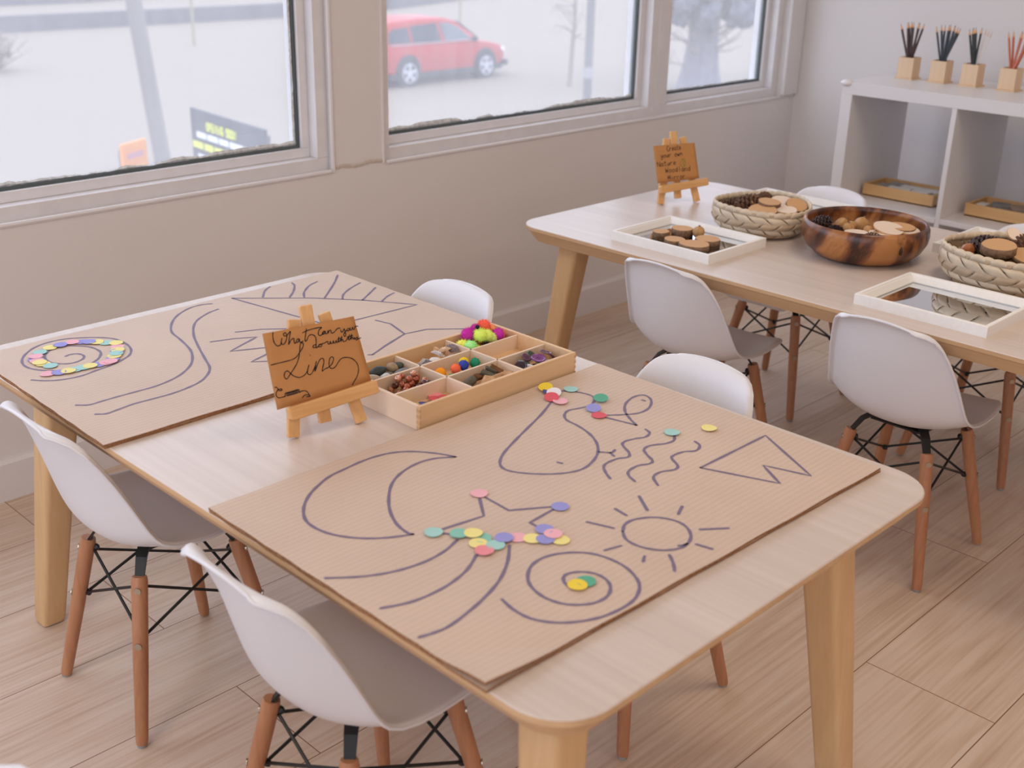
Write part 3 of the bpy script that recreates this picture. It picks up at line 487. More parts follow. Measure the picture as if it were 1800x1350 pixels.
# letters drawn as single strokes
GL = {
'A': [[(0, 0), (.5, 1), (1, 0)], [(.2, .4), (.8, .4)]], 'C': [[(1, .85), (.7, 1), (.3, 1), (0, .7), (0, .3), (.3, 0), (.7, 0), (1, .15)]],
'O': [[(.3, 0), (0, .3), (0, .7), (.3, 1), (.7, 1), (1, .7), (1, .3), (.7, 0), (.3, 0)]], 'P': [[(0, 0), (0, 1), (.8, 1), (1, .8), (.8, .5), (0, .5)]],
'E': [[(1, 0), (0, 0), (0, 1), (1, 1)], [(0, .5), (.8, .5)]], 'N': [[(0, 0), (0, 1), (1, 0), (1, 1)]], 'I': [[(.5, 0), (.5, 1)]],
'G': [[(1, .85), (.7, 1), (.3, 1), (0, .7), (0, .3), (.3, 0), (.8, 0), (1, .3), (1, .45), (.6, .45)]], 'S': [[(1, .85), (.7, 1), (.3, 1), (0, .8), (.2, .55), (.8, .45), (1, .2), (.7, 0), (.3, 0), (0, .15)]],
'r': [[(0, .6), (.1, 0)], [(.1, .35), (.5, .62), (.9, .55)]], 'e': [[(.05, .32), (.9, .36), (.7, .62), (.3, .6), (.05, .3), (.3, .02), (.9, .1)]],
'a': [[(.85, .55), (.4, .62), (.05, .3), (.35, 0), (.8, .2), (.9, .6), (.85, .1), (1, 0)]], 't': [[(.5, 1), (.4, .1), (.7, 0), (.9, .08)], [(.1, .65), (.95, .72)]],
'y': [[(0, .6), (.15, .15), (.5, .1), (.9, .62)], [(.9, .62), (.75, -.3), (.3, -.45), (.1, -.2)]], 'o': [[(.5, .6), (.1, .4), (.15, .05), (.6, 0), (.9, .3), (.7, .6), (.45, .6)]],
'u': [[(0, .6), (.1, .1), (.5, .02), (.85, .6), (.85, .1), (1, 0)]], 'w': [[(0, .6), (.15, 0), (.45, .45), (.65, 0), (1, .62)]],
'n': [[(0, .6), (.05, 0)], [(.05, .35), (.45, .62), (.8, .5), (.85, 0)]], 'W': [[(0, .95), (.15, 0), (.5, .6), (.75, 0), (1, 1)]],
'd': [[(.85, .5), (.4, .6), (.05, .3), (.35, 0), (.8, .2)], [(.9, 1.05), (.85, 0)]], 'l': [[(.5, 1.05), (.5, 0)]], 'M': [[(0, 0), (.08, .95), (.5, .3), (.9, .98), (1, 0)]],
'i': [[(.5, .6), (.5, 0)], [(.5, .85), (.52, .9)]], 'm': [[(0, .6), (.05, 0), (.1, .45), (.4, .6), (.5, 0), (.6, .45), (.9, .6), (1, 0)]]}
def text_strokes(txt, p0, p1, h):
    p0, p1 = Vector(p0), Vector(p1); d = p1-p0; n = len(txt); cw = d.length/n; u = d.normalized(); v = Vector((-u.y, u.x)); out = []
    for i, ch in enumerate(txt):
        for st in GL.get(ch, []):
            out.append([p0+u*(cw*(i+.1)+a*cw*.78)+v*(b*h) for a, b in st])
    return out
# roadside signs standing close to the building
def yard_sign(name, a, b, zt, zb, face, label):
    """flat board between ground points a and b on two posts"""
    A, B = Vector(a), Vector(b); d = B-A; W_ = d.length; ang = math.atan2(d.y, d.x)
    e = empty(name, (A.x, A.y, 0), ang); tag(e, label, 'sign')
    MB().b2(0, W_, -.012, .012, zb, zt).build('panel', face, e, bevel=.004)
    for px in (.06, W_-.06):
        MB().b2(px-.02, px+.02, .013, .053, GZ, zt-.05).build('post', M['poled'], e)
    return e, W_
M['signblack'] = mat('dark_sign_panel', (40, 42, 58), .6)
M['signyellow'] = mat('yellow_sign_letters', (214, 220, 70), .6)
M['signwhite'] = mat('white_sign_letters', (222, 226, 234), .6)
e, W_ = yard_sign('roadside_sign', (3.315, 5.30), (3.209, 4.20), -.140, -.90, M['signblack'], 'dark roadside sign with yellow and white lines, seen through the left window')
def sign_text(e, txt, x0, x1, z, h, m, wd):
    mb = MB()
    for i, st in enumerate(text_strokes(txt, (x0, z), (x1, z), h)):
        ribbon(mb, [Vector(p) for p in st], wd, lambda x, y: (x, -.0135, y), seed=i, jitter=0)
    mb.build('lettering', m, e)
sign_text(e, 'OPENING SOON', .25, .70, -.270, .052, M['signyellow'], .017)
def bars(e, z, h, segs, m):
    for x0, x1 in segs:
        MB().b2(x0, x1, -.0145, -.0125, z, z+h).build('illegible_line', m, e)
bars(e, -.340, .042, [(.09, .24), (.26, .42), (.44, .58), (.60, .80), (.82, .98)], M['signwhite'])
bars(e, -.420, .048, [(.02, .18), (.20, .34), (.36, .50), (.52, .62)], M['signyellow'])
bars(e, -.500, .042, [(.09, .26), (.28, .44)], M['signwhite'])
M['signorange'] = mat('orange_sign_panel', (238, 150, 72), .6, .2, var=.08, vscale=3)
e, W_ = yard_sign('yard_sign', (2.76, 5.35), (3.022, 5.48), -.357, -1.0, M['signorange'], 'small orange sign at the foot of the left window view')
MB().b2(.05, W_-.05, -.0145, -.0125, -.47, -.43).build('illegible_line', mat('mauve_print', (190, 130, 140), .6), e)
MB().b2(.05, W_-.05, -.0145, -.0125, -.57, -.53).build('illegible_line', mat('yellow_print', (240, 200, 90), .6), e)

# snowy shrub, tree, distant bin
def shrub(name, loc, r, h, n, label, m, cat='shrub'):
    rr = random.Random(11); e = empty(name, loc); tag(e, label, cat); mb = MB()
    for i in range(n):
        a = rr.uniform(0, 6.28); l = rr.uniform(.4, 1); t = rr.uniform(.1, 1)
        p = Vector((0, 0, 0)); q = Vector((math.cos(a)*r*t*.6, math.sin(a)*r*t*.6, h*l*.6)); s = Vector((math.cos(a)*r*t*1.1, math.sin(a)*r*t*1.1, h*l))
        mb.tube([p, q, s], [.03, .018, .006], 5)
        for k in range(4):
            z = q.lerp(s, rr.random()); d = Vector((rr.uniform(-1, 1), rr.uniform(-1, 1), rr.uniform(0, 1)))*.28
            mb.tube([z, z+d], [.012, .004], 4)
    mb.build('twigs', m, e)
    sn = MB()
    for i in range(16):
        a = rr.uniform(0, 6.28); t = rr.uniform(0, .8); sn.blob((math.cos(a)*r*t, math.sin(a)*r*t, h*rr.uniform(.25, .85)), rr.uniform(.08, .2), i, 8, 6, .3)
    sn.build('snow_clumps', M['snow'], e, smooth=True)
M['twig'] = mat('frosty_brown_twigs', (140, 126, 118), .9, .1)
M['barkg'] = mat('grey_blue_bark', (118, 112, 120), .95, .1, var=.2, vscale=6, bump=.5, bscale=20)
M['needles'] = mat('frosted_dark_foliage', (104, 100, 110), .95, .05, var=.25, vscale=5)
shrub('snowy_shrub', (12.2, 30.4, GZ), 1.0, 1.15, 60, 'round leafless shrub half buried in snow, left edge of the view', M['twig'])
e = empty('street_tree', (25.2, 16.6, GZ)); tag(e, 'broad grey tree trunk with frosted foliage beyond the right-hand window', 'tree')
rr = random.Random(5); rg = []
for i in range(12):
    z = 7*i/11; r0 = .40+.22*math.exp(-z*2.2)+.02*math.sin(z*3)
    rg.append([(math.cos(q)*r0*(1+.10*math.sin(3*q+z)+.05*math.sin(7*q))+.06*math.sin(z), math.sin(q)*r0*(1+.1*math.sin(3*q+z)), z) for q in [2*PI*k/22 for k in range(22)]])
mb = MB(); mb.rings(rg); mb.build('trunk', M['barkg'], e, smooth=True)
mb = MB()
for i in range(420):
    a = rr.uniform(0, 6.28); t = rr.uniform(.35, 1)**.7*1.35; z = 1.75+rr.uniform(0, 3.4)+max(0, t-.9)*.3
    mb.blob((math.cos(a)*t, math.sin(a)*t, z), rr.uniform(.12, .27), i, 7, 5, .35)
mb.build('foliage', M['needles'], e, smooth=True)
mb = MB()
for i in range(26):
    a = rr.uniform(0, 6.28); z = rr.uniform(.6, 1.9); p = Vector((math.cos(a)*.38, math.sin(a)*.38, z)); d = Vector((math.cos(a), math.sin(a), rr.uniform(-.1, .9)))
    q = p+d*rr.uniform(.4, .9); mb.tube([p, q, q+d*.3+Vector((rr.uniform(-.2, .2), rr.uniform(-.2, .2), .1))], [.03, .016, .006], 5)
    for k in range(3):
        w_ = p.lerp(q, rr.uniform(.4, 1)); mb.tube([w_, w_+Vector((rr.uniform(-.3, .3), rr.uniform(-.3, .3), rr.uniform(-.05, .35)))], [.01, .004], 4)
mb.build('bare_twigs', M['twig'], e)
e = empty('bare_sapling', (22.9, 19.2, GZ)); tag(e, 'bare sapling with drooping twigs between the dark post and the window frame', 'tree')
mb = MB(); mb.tube([(0, 0, 0), (.1, 0, 1.6), (.25, .1, 3.6)], [.07, .05, .02], 7)
mb.build('stem', M['twig'], e)
mb = MB()
for i in range(30):
    a = rr.uniform(0, 6.28); z = rr.uniform(.9, 3.4); p = Vector((.07*z, 0, z)); q = p+Vector((math.cos(a)*.7, math.sin(a)*.7, rr.uniform(-.1, .6)))
    mb.tube([p, q, q+Vector((math.cos(a)*.3, 0, -.25))], [.02, .012, .004], 4)
mb.build('branch_twigs', M['twig'], e)
e = empty('recycling_bin', (29.3, 17.0, GZ), -.5); tag(e, 'pale blue bin standing in the snow at the right-hand window', 'bin')
MB().b2(-.34, .34, -.36, .36, .08, 1.0).build('body', mat('pale_blue_bin', (150, 176, 200), .6), e, bevel=.03)
MB().b2(-.37, .37, -.4, .4, 1.0, 1.08).build('lid', mat('grey_blue_lid', (130, 146, 170), .6), e, bevel=.02)

# ------------------------------------------------------------------ red car
def car():
    e = empty('car', (20.7, 22.55, GZ), math.radians(1.5)); tag(e, 'red station-wagon style car driving past in the snow', 'car')
    red = mat('red_car_paint', (170, 42, 42), .5, .3); dark = mat('tinted_car_glass', (60, 66, 78), .1, .8)
    plast = mat('dark_car_trim', (50, 50, 58), .7); tyre = mat('tyre_rubber', (52, 52, 60), .8); rim = mat('silver_rim', (205, 206, 212), .35, .6, .4)
    Wd = .90
    # lower body: rings along x, cross-section in (y, z)
    prof = [(-2.36, .52, .95, .70), (-2.30, .36, 1.02, .84), (-2.0, .28, 1.06, .90), (-1.4, .26, 1.06, .91), (-.4, .25, 1.05, .91), (.6, .25, 1.03, .91), (1.2, .25, 1.01, .91), (1.7, .27, .96, .89), (2.15, .32, .86, .82), (2.42, .42, .70, .66), (2.48, .48, .62, .52)]
    def sec(x, zb, zt, hw):
        pts = []
        for (u, v) in [(-.86, 0), (-.97, .12), (-1.0, .45), (-.985, .78), (-.93, .96), (-.80, 1.0), (.80, 1.0), (.93, .96), (.985, .78), (1.0, .45), (.97, .12), (.86, 0)]:
            pts.append((x, u*hw, zb+(zt-zb)*v))
        return pts
    mb = MB(); mb.rings([sec(*p) for p in prof]); mb.build('body', red, e, smooth=35)
    # greenhouse
    gh = [(-2.26, 1.02, 1.08, .80, .76), (-2.12, 1.02, 1.48, .82, .64), (-1.7, 1.03, 1.62, .83, .63), (-.8, 1.03, 1.67, .83, .64), (.1, 1.02, 1.65, .83, .63), (.55, 1.01, 1.55, .83, .62), (1.0, 1.0, 1.28, .83, .68), (1.38, .98, 1.02, .82, .76)]
    mb = MB(); mb.rings([[(x, -a, z0), (x, -b, z1-.05), (x, -b*.9, z1), (x, b*.9, z1), (x, b, z1-.05), (x, a, z0)] for x, z0, z1, a, b in gh]); mb.build('cabin', red, e, smooth=30)
    def pane(pts, side, name='side_window'):
        m_ = MB(); n = len(pts)
        def hw(x, z):
            for q, r_ in zip(gh[:-1], gh[1:]):
                if q[0] <= x <= r_[0]:
                    t = (x-q[0])/(r_[0]-q[0]); z0 = q[1]+(r_[1]-q[1])*t; z1 = q[2]+(r_[2]-q[2])*t-.05; a = q[3]+(r_[3]-q[3])*t; b = q[4]+(r_[4]-q[4])*t
                    return a+(b-a)*min(1, max(0, (z-z0)/(z1-z0)))
            return .8
        P1 = [Vector((x, side*(hw(x, z)+.012), z)) for x, z in pts]; P0 = [Vector((x, side*(hw(x, z)-.01), z)) for x, z in pts]
        base = 0; m_.v = P0+P1; m_.f = [tuple(range(n)), tuple(range(n, 2*n))]+[(i, (i+1) % n, n+(i+1) % n, n+i) for i in range(n)]; m_.m = [0]*len(m_.f)
        m_.build(name, dark, e)
    for sd in (-1, 1):
        pane([(-2.0, 1.10), (-1.25, 1.09), (-1.25, 1.48), (-1.75, 1.45), (-1.92, 1.36)], sd)
        pane([(-1.17, 1.09), (-.15, 1.08), (-.22, 1.54), (-1.17, 1.50)], sd)
        pane([(-.02, 1.08), (1.02, 1.06), (.62, 1.38), (.28, 1.51), (-.12, 1.54)], sd)
        b = MB().box((.98, sd*.93, 1.08), (.12, .16, .12)).build('side_mirror', plast, e, bevel=.03)
        MB().b2(-2.1, 2.1, sd*.905-.012, sd*.905+.012, .22, .34).build('sill_trim', plast, e)
        MB().b2(-1.95, 1.05, sd*.845-.01, sd*.845+.01, 1.055, 1.075).build('chrome_strip', rim, e)
        for wx in (-1.42, 1.42):
            a = MB(); a.tube([(wx, sd*.60, .40), (wx, sd*.925, .40)], .42, 28); a.build('wheel_arch', plast, e, smooth=True)
            tw = MB(); tw.tube([(wx, sd*.72, .35), (wx, sd*.95, .35)], .35, 28)
            wo = tw.build('wheel', tyre, e, smooth=True)
            rm = MB(); rm.tube([(wx, sd*.94, .35), (wx, sd*.958, .35)], .245, 24); rm.build('wheel_rim', plast, wo, smooth=True)
            sp = MB()
            for k in range(5):
                q = 2*PI*k/5+.3; sp.box((wx+math.cos(q)*.125, sd*.966, .35+math.sin(q)*.125), (.23, .02, .085), Matrix.Rotation(-q, 3, 'Y'))
            sp.tube([(wx, sd*.955, .35), (wx, sd*.98, .35)], .06, 12); rg2 = [(wx+math.cos(q)*.235, sd*.966, .35+math.sin(q)*.235) for q in [2*PI*k/24 for k in range(25)]]
            sp.tube(rg2, .017, 6, cap=False); sp.build('rim_spokes', rim, wo, smooth=True)
        MB().blob((-2.29, sd*.74, .92), .12, 1, 10, 8, 0, (.4, .8, 1.1)).build('tail_light', mat('red_tail_light', (220, 40, 50), .2), e, smooth=True)
        MB().blob((2.30, sd*.66, .70), .13, 1, 10, 8, 0, (1.0, .7, .6)).build('headlight', mat('clear_headlight', (220, 225, 230), .1), e, smooth=True)
    MB().b2(2.36, 2.52, -.75, .75, .26, .42).build('front_bumper', plast, e, bevel=.03)
    MB().b2(-2.42, -2.2, -.8, .8, .24, .44).build('rear_bumper', plast, e, bevel=.03)
    pw = MB(); pw.v = [Vector(v) for v in ((1.36, -.68, 1.045), (1.36, .68, 1.045), (.60, .58, 1.53), (.60, -.58, 1.53), (1.40, -.68, 1.06), (1.40, .68, 1.06), (.64, .58, 1.55), (.64, -.58, 1.55))]
    pw.f = [(0, 1, 2, 3), (4, 5, 6, 7), (0, 1, 5, 4), (1, 2, 6, 5), (2, 3, 7, 6), (3, 0, 4, 7)]; pw.m = [0]*6; pw.build('windscreen', dark, e)
    rw = MB(); rw.v = [Vector(v) for v in ((-2.29, -.66, 1.10), (-2.29, .66, 1.10), (-2.17, .56, 1.44), (-2.17, -.56, 1.44), (-2.26, -.66, 1.10), (-2.26, .66, 1.10), (-2.14, .56, 1.44), (-2.14, -.56, 1.44))]
    rw.f = pw.f; rw.m = [0]*6; rw.build('rear_window', dark, e)
car()
# ------------------------------------------------------------------ tables
TH = .535; T1 = (-.548, .233, -1.873, -.473); T2 = (.819, 1.600, -2.055, -.455)
def rrect(x0, x1, y0, y1, r, n=10):
    pts = []
    for cx, cy, a0 in ((x1-r, y1-r, 0), (x0+r, y1-r, 90), (x0+r, y0+r, 180), (x1-r, y0+r, 270)):
        for k in range(n+1):
            a = math.radians(a0+90*k/n); pts.append((cx+r*math.cos(a), cy+r*math.sin(a)))
    return pts
def make_table(T, label):
    cx, cy = (T[0]+T[1])/2, (T[2]+T[3])/2; hx, hy = (T[1]-T[0])/2, (T[3]-T[2])/2
    e = empty('table', (cx, cy, 0)); tag(e, label, 'table', 'pale wooden activity tables')
    def rr_(ins, z, r): return [(x, y, z) for x, y in rrect(-hx+ins, hx-ins, -hy+ins, hy-ins, r)]
    mb = MB(); mb.rings([rr_(.0, TH-.0015, .070), rr_(.0015, TH, .0685)]); mb.build('tabletop', M['top'], e)
    # veneer sheet on top, solid chamfered edge beneath
    mb = MB(); mb.rings([rr_(.024, TH-.040, .052), rr_(.004, TH-.013, .067), rr_(.0, TH-.009, .070), rr_(0, TH-.0015, .070)]); mb.build('chamfered_edge', M['edge'], e)
    for sx in (-1, 1):
        for sy in (-1, 1):
            top = Vector((sx*(hx-.112), sy*(hy-.112), TH-.03)); bot = Vector((sx*(hx-.058), sy*(hy-.062), 0.003))
            mb = MB(); rg = []
            for t, w in ((0, .0205), (.02, .0225), (.98, .0315), (1, .0315)):
                c = bot.lerp(top, t); rg.append([(c.x+x, c.y+y, c.z) for x, y in rrect(-w, w, -w, w, w*.36, 4)])
            mb.rings(rg); lg = mb.build('leg', M['leg'], e, smooth=30)
            MB().b2(bot.x-.015, bot.x+.015, bot.y-.015, bot.y+.015, 0, .0035).build('foot_pad', M['glide'], lg)
    return e
make_table(T1, 'pale wooden table nearest the camera, two drawn-on cardboard sheets on it')
make_table(T2, 'pale wooden table by the white shelf, mirrors and baskets on it')

# ------------------------------------------------------------------ chairs
PROF = [(.150, .301), (.162, .309), (.160, .319), (.146, .325), (.118, .327), (.085, .323), (.045, .316), (.005, .311), (-.035, .309), (-.070, .312), (-.098, .321), (-.119, .337), (-.133, .360), (-.143, .390), (-.152, .424), (-.161, .458), (-.170, .490), (-.178, .518), (-.186, .540), (-.195, .553), (-.206, .560)]
HW = [.072, .092, .106, .117, .130, .139, .144, .148, .150, .150, .148, .146, .143, .139, .134, .127, .119, .110, .099, .086, .068]
LIFT = [.0, .002, .005, .008, .012, .017, .023, .029, .035, .041, .046, .049, .049, .046, .041, .035, .028, .021, .014, .009, .006]
def chair_shell(e):
    n = 22; rows = []; L = len(PROF)
    def normal(i):
        a = Vector(PROF[max(i-1, 0)]); b = Vector(PROF[min(i+1, L-1)]); t = (b-a).normalized(); return Vector((t.y, -t.x)) if False else Vector((-t.y, t.x))*-1
    for i, (x, z) in enumerate(PROF):
        nr = normal(i); row = []
        for k in range(n+1):
            u = -1+2*k/n; uu = math.sin(u*PI/2)*.35+u*.65
            c = LIFT[i]*abs(uu)**2.3
            px, pz = x+nr.x*c, z+nr.y*c
            if i > L-7: pz -= [.0005, .0015, .003, .005, .0085, .013][i-L+6]*abs(uu)**2.2
            row.append((px, uu*HW[i], pz))
        if i > 2:
            fl = .0065 if i > 8 else .004
            for e_, s_ in ((0, -1), (-1, 1)):
                q = row[e_]; w_ = (q[0]-nr.x*fl, q[1]+s_*.0042, q[2]-nr.y*fl)
                if e_ == 0: first_ = w_
                else: last_ = w_
            row = [first_]+row+[last_]
        else:
            row = [(row[0][0], row[0][1]-.002, row[0][2]-.001)]+row+[(row[-1][0], row[-1][1]+.002, row[-1][2]-.001)]
        rows.append(row)
    mb = MB(); mb.grid(rows)
    n = n+2
    # rolled rim: small flange turning away from the sitter around the outline
    sh = mb.build('shell', M['plastic'], e, smooth='all', solid=.0045, sub=2)
    out = [rows[0][k] for k in range(n+1)]+[rows[i][n] for i in range(1, L)]+[rows[L-1][k] for k in range(n-1, -1, -1)]+[rows[i][0] for i in range(L-2, 0, -1)]
    P = [Vector(p) for p in out]; P2 = []
    for i, p in enumerate(P):
        P2.append((P[i-1]+p*2+P[(i+1) % len(P)])/4)
    mb = MB(); mb.tube(P2+[P2[0]], .0027, 8, cap=False); mb.build('rim', M['plastic'], sh, smooth='all')
    return sh
LEGT = .275
def make_chair():
    e = empty('shell_chair')
    chair_shell(e)
    legs = {}
    for sx in (-1, 1):
        for sy in (-1, 1):
            top = Vector((sx*.088, sy*.084, LEGT)); bot = Vector((sx*.138, sy*.131, .004)); d = (top-bot)
            mb = MB(); mb.tube([bot, bot+d*.03, bot+d*.5, bot+d*.97, top], [.0090, .0100, .0122, .0130, .0115], 16)
            lg = mb.build('leg', M['beech'], e, smooth=40)
            MB().tube([Vector((bot.x, bot.y, 0)), Vector((bot.x, bot.y, .006))], .0078, 12).build('foot_glide', M['glide'], lg)
            od = Vector((sx, sy, 0)).normalized()
            for fr in (.61, .935):
                c = bot+d*fr; MB().tube([c+od*.0118, c+od*.0142], .0058, 12).build('bolt', M['steel'], lg, smooth=40)
                mb = MB(); mb.blob(c-od*.0150, .0062, 1, 8, 6, .1); mb.build('cap_nut', M['black'], lg, smooth=True)
            legs[sx, sy] = (bot, d, od)
            # bracket from leg top to the underside of the seat
            mb = MB(); rg = []
            for c, wd_ in ((bot+d*.86-od*.004, .0065), (top-od*.002, .0075), (top+Vector((-sx*.014, -sy*.014, .024)), .009), (top+Vector((-sx*.034, -sy*.034, .040)), .010)):
                tt = Vector((-od.y, od.x, 0)); rg.append([c+tt*wd_+od*.0022, c-tt*wd_+od*.0022, c-tt*wd_-od*.0022+Vector((0, 0, -.001)), c+tt*wd_-od*.0022+Vector((0, 0, -.001))])
            mb.rings(rg); mb.build('bracket', M['black'], e)
    mb = MB(); mb.b2(-.062, .062, -.058, .058, .2975, .3015); mb.build('seat_mount', M['black'], e)
    ks = [(-1, -1), (1, -1), (1, 1), (-1, 1)]
    for i in range(4):
        a, b = ks[i], ks[(i+1) % 4]
        for f1, f2 in ((.92, .61), (.61, .92)):
            p = legs[a][0]+legs[a][1]*f1-legs[a][2]*.012; q = legs[b][0]+legs[b][1]*f2-legs[b][2]*.012
            mb = MB(); mb.tube([p, q], .0026, 8); mb.build('brace_rod', M['black'], e, smooth=True)
    return e
chair0 = make_chair()
GRP = 'white shell chairs around the tables'
CH = [  # x, y, heading, label
(-.408, -.847, 0, 'white shell chair at the near table, left side, under the spiral cardboard'),
(-.436, -1.418, 0, 'white shell chair nearest the camera, its back at the lower left'),
(.118, -.808, PI, 'white shell chair behind the near table, only its backrest showing beside the window wall'),
(.132, -1.402, PI, 'white shell chair on the far side of the near table, behind the fish drawing'),
(.938, -.968, 0, 'white shell chair pushed up to the far table, left of the two nearer ones'),
(.953, -1.490, 0, 'white shell chair pushed up to the far table, right of the two nearer ones'),
(1.502, -.842, PI, 'white shell chair behind the far table, in front of the left shelf crate'),
(1.525, -1.412, PI, 'white shell chair behind the far table, beyond the right basket'),
(-1.144, -1.646, PI, 'white shell chair of which a corner peeks in at the bottom left of the photo'),
]
for i, (x, y, rz, lab) in enumerate(CH):
    c = chair0 if i == 0 else dup(chair0)
    c.location = (x, y, 0); c.rotation_euler = (0, 0, rz); tag(c, lab, 'chair', GRP)

# ------------------------------------------------------------------ drawn-on cardboard sheets
def sheet(corners, z0, layers, strokes, label, bend=None):
    cx = sum(c[0] for c in corners)/4; cy = sum(c[1] for c in corners)/4
    e = empty('cardboard_sheet', (cx, cy, z0)); tag(e, label, 'cardboard', 'cardboard sheets on the near table')
    A, B, C_, D_ = [Vector((c[0]-cx, c[1]-cy)) for c in corners]  # far-left, far-right, near-right, near-left
    th = .0032
    for k in range(layers):
        zz = k*(th+.0004); rows_t = []; ny, nx = 20, 30; rr_ = random.Random(k+3)
        ins = .0015*(layers-1-k)
        def pt(u, v, top):
            p = A.lerp(B, u).lerp(D_.lerp(C_, u), v); z = zz+(th if top else 0)
            if bend and k == layers-1:
                z += bend(u, v)
            else:
                z += .0
            p = p*(1-ins); return (p.x+.0007*math.sin(v*40+k), p.y+.0007*math.sin(u*30+k*2), z)
        for side in ('liner', 'edge'):
            mb = MB()
            if side == 'liner':
                mb.grid([[pt(i/nx, j/ny, True) for i in range(nx+1)] for j in range(ny+1)])
                mb.grid([[pt(i/nx, j/ny, False) for i in range(nx+1)] for j in range(ny+1)])
                mb.build('cardboard_layer', M['card'], e)
            else:
                ed = [(i/nx, 0) for i in range(nx)]+[(1, j/ny) for j in range(ny)]+[(1-i/nx, 1) for i in range(nx)]+[(0, 1-j/ny) for j in range(ny+1)]
                mb.grid([[pt(u, v, False) for u, v in ed], [Vector(pt(u, v, False)).lerp(Vector(pt(u, v, True)), .5) for u, v in ed], [pt(u, v, True) for u, v in ed]])
                mb.build('cut_edge', M['cardedge'], e)
    zt = (layers-1)*(th+.0004)+th
    def inv(x, y):  # sheet uv for the bend
        d = (B-A); u = (Vector((x, y))-A).dot(d)/d.length_squared; d2 = (D_-A); v = (Vector((x, y))-A).dot(d2)/d2.length_squared; return u, v
    def zf(x, y): return (x, y, zt+.00035+(bend(*inv(x, y)) if bend else 0))
    for si, (nm, sm, sts) in enumerate(strokes):
        mb = MB()
        for j, st in enumerate(sts):
            P = [Vector((p[0]-cx, p[1]-cy)) for p in st]
            P = smooth_line(P, 7) if sm else subdiv(P)
            ribbon(mb, P, .0044, zf, seed=si*7+j)
        mb.build(nm, M['ink'], e, recalc=False)
    return e, z0+zt
def subdiv(P, step=.012):
    out = []
    for a, b in zip(P[:-1], P[1:]):
        n = max(1, int((b-a).length/step))
        for k in range(n): out.append(a.lerp(b, k/n))
    out.append(P[-1])
    # sharp turns: repeat the corner so that the stroke keeps its width
    return out
e1, Z1 = sheet([(-.545, -.517), (.221, -.515), (.221, -.992), (-.556, -.990)], TH+.0002, 2, FAR, 'cardboard sheet at the window end of the near table, with spiral and triangle drawings')
def lift(u, v):
    d = max(0, (1-u)*1.0+(v)*1.0-1.86)
    return -.0 + .03*d
e2, Z2 = sheet([(-.549, -1.254), (.219, -1.252), (.206, -1.792), (-.553, -1.772)], TH+.0002, 2, NEAR, 'cardboard sheet at the near end of the table, with moon, sun and star drawings', lambda u, v: .007*max(0, (1-u)+v-1.86)/.14)

# ------------------------------------------------------------------ paper dots
DC = {'pink': (236, 170, 182), 'blue': (138, 138, 210), 'teal': (152, 206, 200), 'tealgreen': (120, 190, 172), 'yellow': (238, 224, 132), 'rose': (232, 130, 140), 'green': (70, 160, 128), 'gold': (238, 206, 40), 'navy': (60, 66, 140), 'white': (236, 234, 240), 'red': (214, 70, 84)}
DN = {'pink': 'pale pink', 'blue': 'lilac blue', 'teal': 'pale teal', 'tealgreen': 'teal green', 'yellow': 'pale yellow', 'rose': 'rose pink', 'green': 'deep green', 'gold': 'strong yellow', 'navy': 'navy blue', 'white': 'white', 'red': 'red'}
DM = {k: mat('paper_'+k, tuple(int(c*.86+255*.14) for c in v), .7, .25) for k, v in DC.items()}
def dot_mesh(col, r=.0118, curl=.0008, name='paper_dot'):
    mb = MB(); n = 28; rows = 5
    # thin disc bent gently about one axis, with real thickness
    for top in (0, 1):
        mb.v.append(Vector((0, 0, .0004*top)))
        for j in range(1, rows+1):
            for k in range(n):
                q = 2*PI*k/n; t = r*j/rows; x, y = math.cos(q)*t, math.sin(q)*t; mb.v.append(Vector((x, y, .0004*top+curl*(x/r)**2)))
    st = 1+rows*n
    for top in (0, 1):
        o_ = top*st
        for k in range(n):
            k2 = (k+1) % n; mb.f.append((o_, o_+1+k, o_+1+k2))
            for j in range(rows-1): mb.f.append((o_+1+j*n+k, o_+1+(j+1)*n+k, o_+1+(j+1)*n+k2, o_+1+j*n+k2))
    e_ = 1+(rows-1)*n
    for k in range(n): mb.f.append((e_+k, e_+(k+1) % n, st+e_+(k+1) % n, st+e_+k))
    mb.m = [0]*len(mb.f); return mb.build(name, DM[col], smooth=40)
NEARLAB = ['at the top point of the star', 'at the right-hand point of the star', 'at the left-hand point of the star', 'second from the left in the dotted row under the star', 'upper one of the row, right of the second teal one', 'right of the upper yellow one, on the shooting tail', 'below the upper yellow one on the shooting tail', 'left of the lilac one at the third tail line', 'lowest of the dots on the shooting tail', 'at the top of the third tail line', 'right of the lilac one at the third tail line', 'in the middle of the row right of the tail', 'between the two yellow ones at the row end', 'at the lower right point of the star', 'above the row end, touching the rightmost dot', 'at the right end of the dotted row', 'at the centre of the near spiral', 'overlapping the green one at the near spiral centre',
 'leftmost at the stalk of the pear drawing', 'tucked under the white one at the pear stalk', 'at the pear stalk', 'on the top curve of the pear drawing', 'at the pear stalk below the white one', 'below the white one, right of the red one', 'at the right shoulder of the pear drawing', 'above the fish tail', 'at the tip of the fish tail', 'at the top of the middle wavy line', 'alone above the mountain drawing']
rr = random.Random(2)
for i, ((x, y), c) in enumerate(NEAR_DOTS):
    o = dot_mesh(c, curl=rr.uniform(.0001, .0009)); o.location = (x, y, Z2+.0012+.0004*(i % 5)); tilt = .0
    if i in (18, 20, 22): tilt = .28
    if i in (24, 25): tilt = .18
    o.rotation_euler = (tilt*.7, -tilt, rr.uniform(0, 3)) if not tilt else (tilt*.6, -tilt*.8, 0)
    if tilt: o.location.z += .0025
    tag(o, '%s paper dot %s' % (DN[c], NEARLAB[i]), 'paper dot', 'paper dots on the near cardboard')
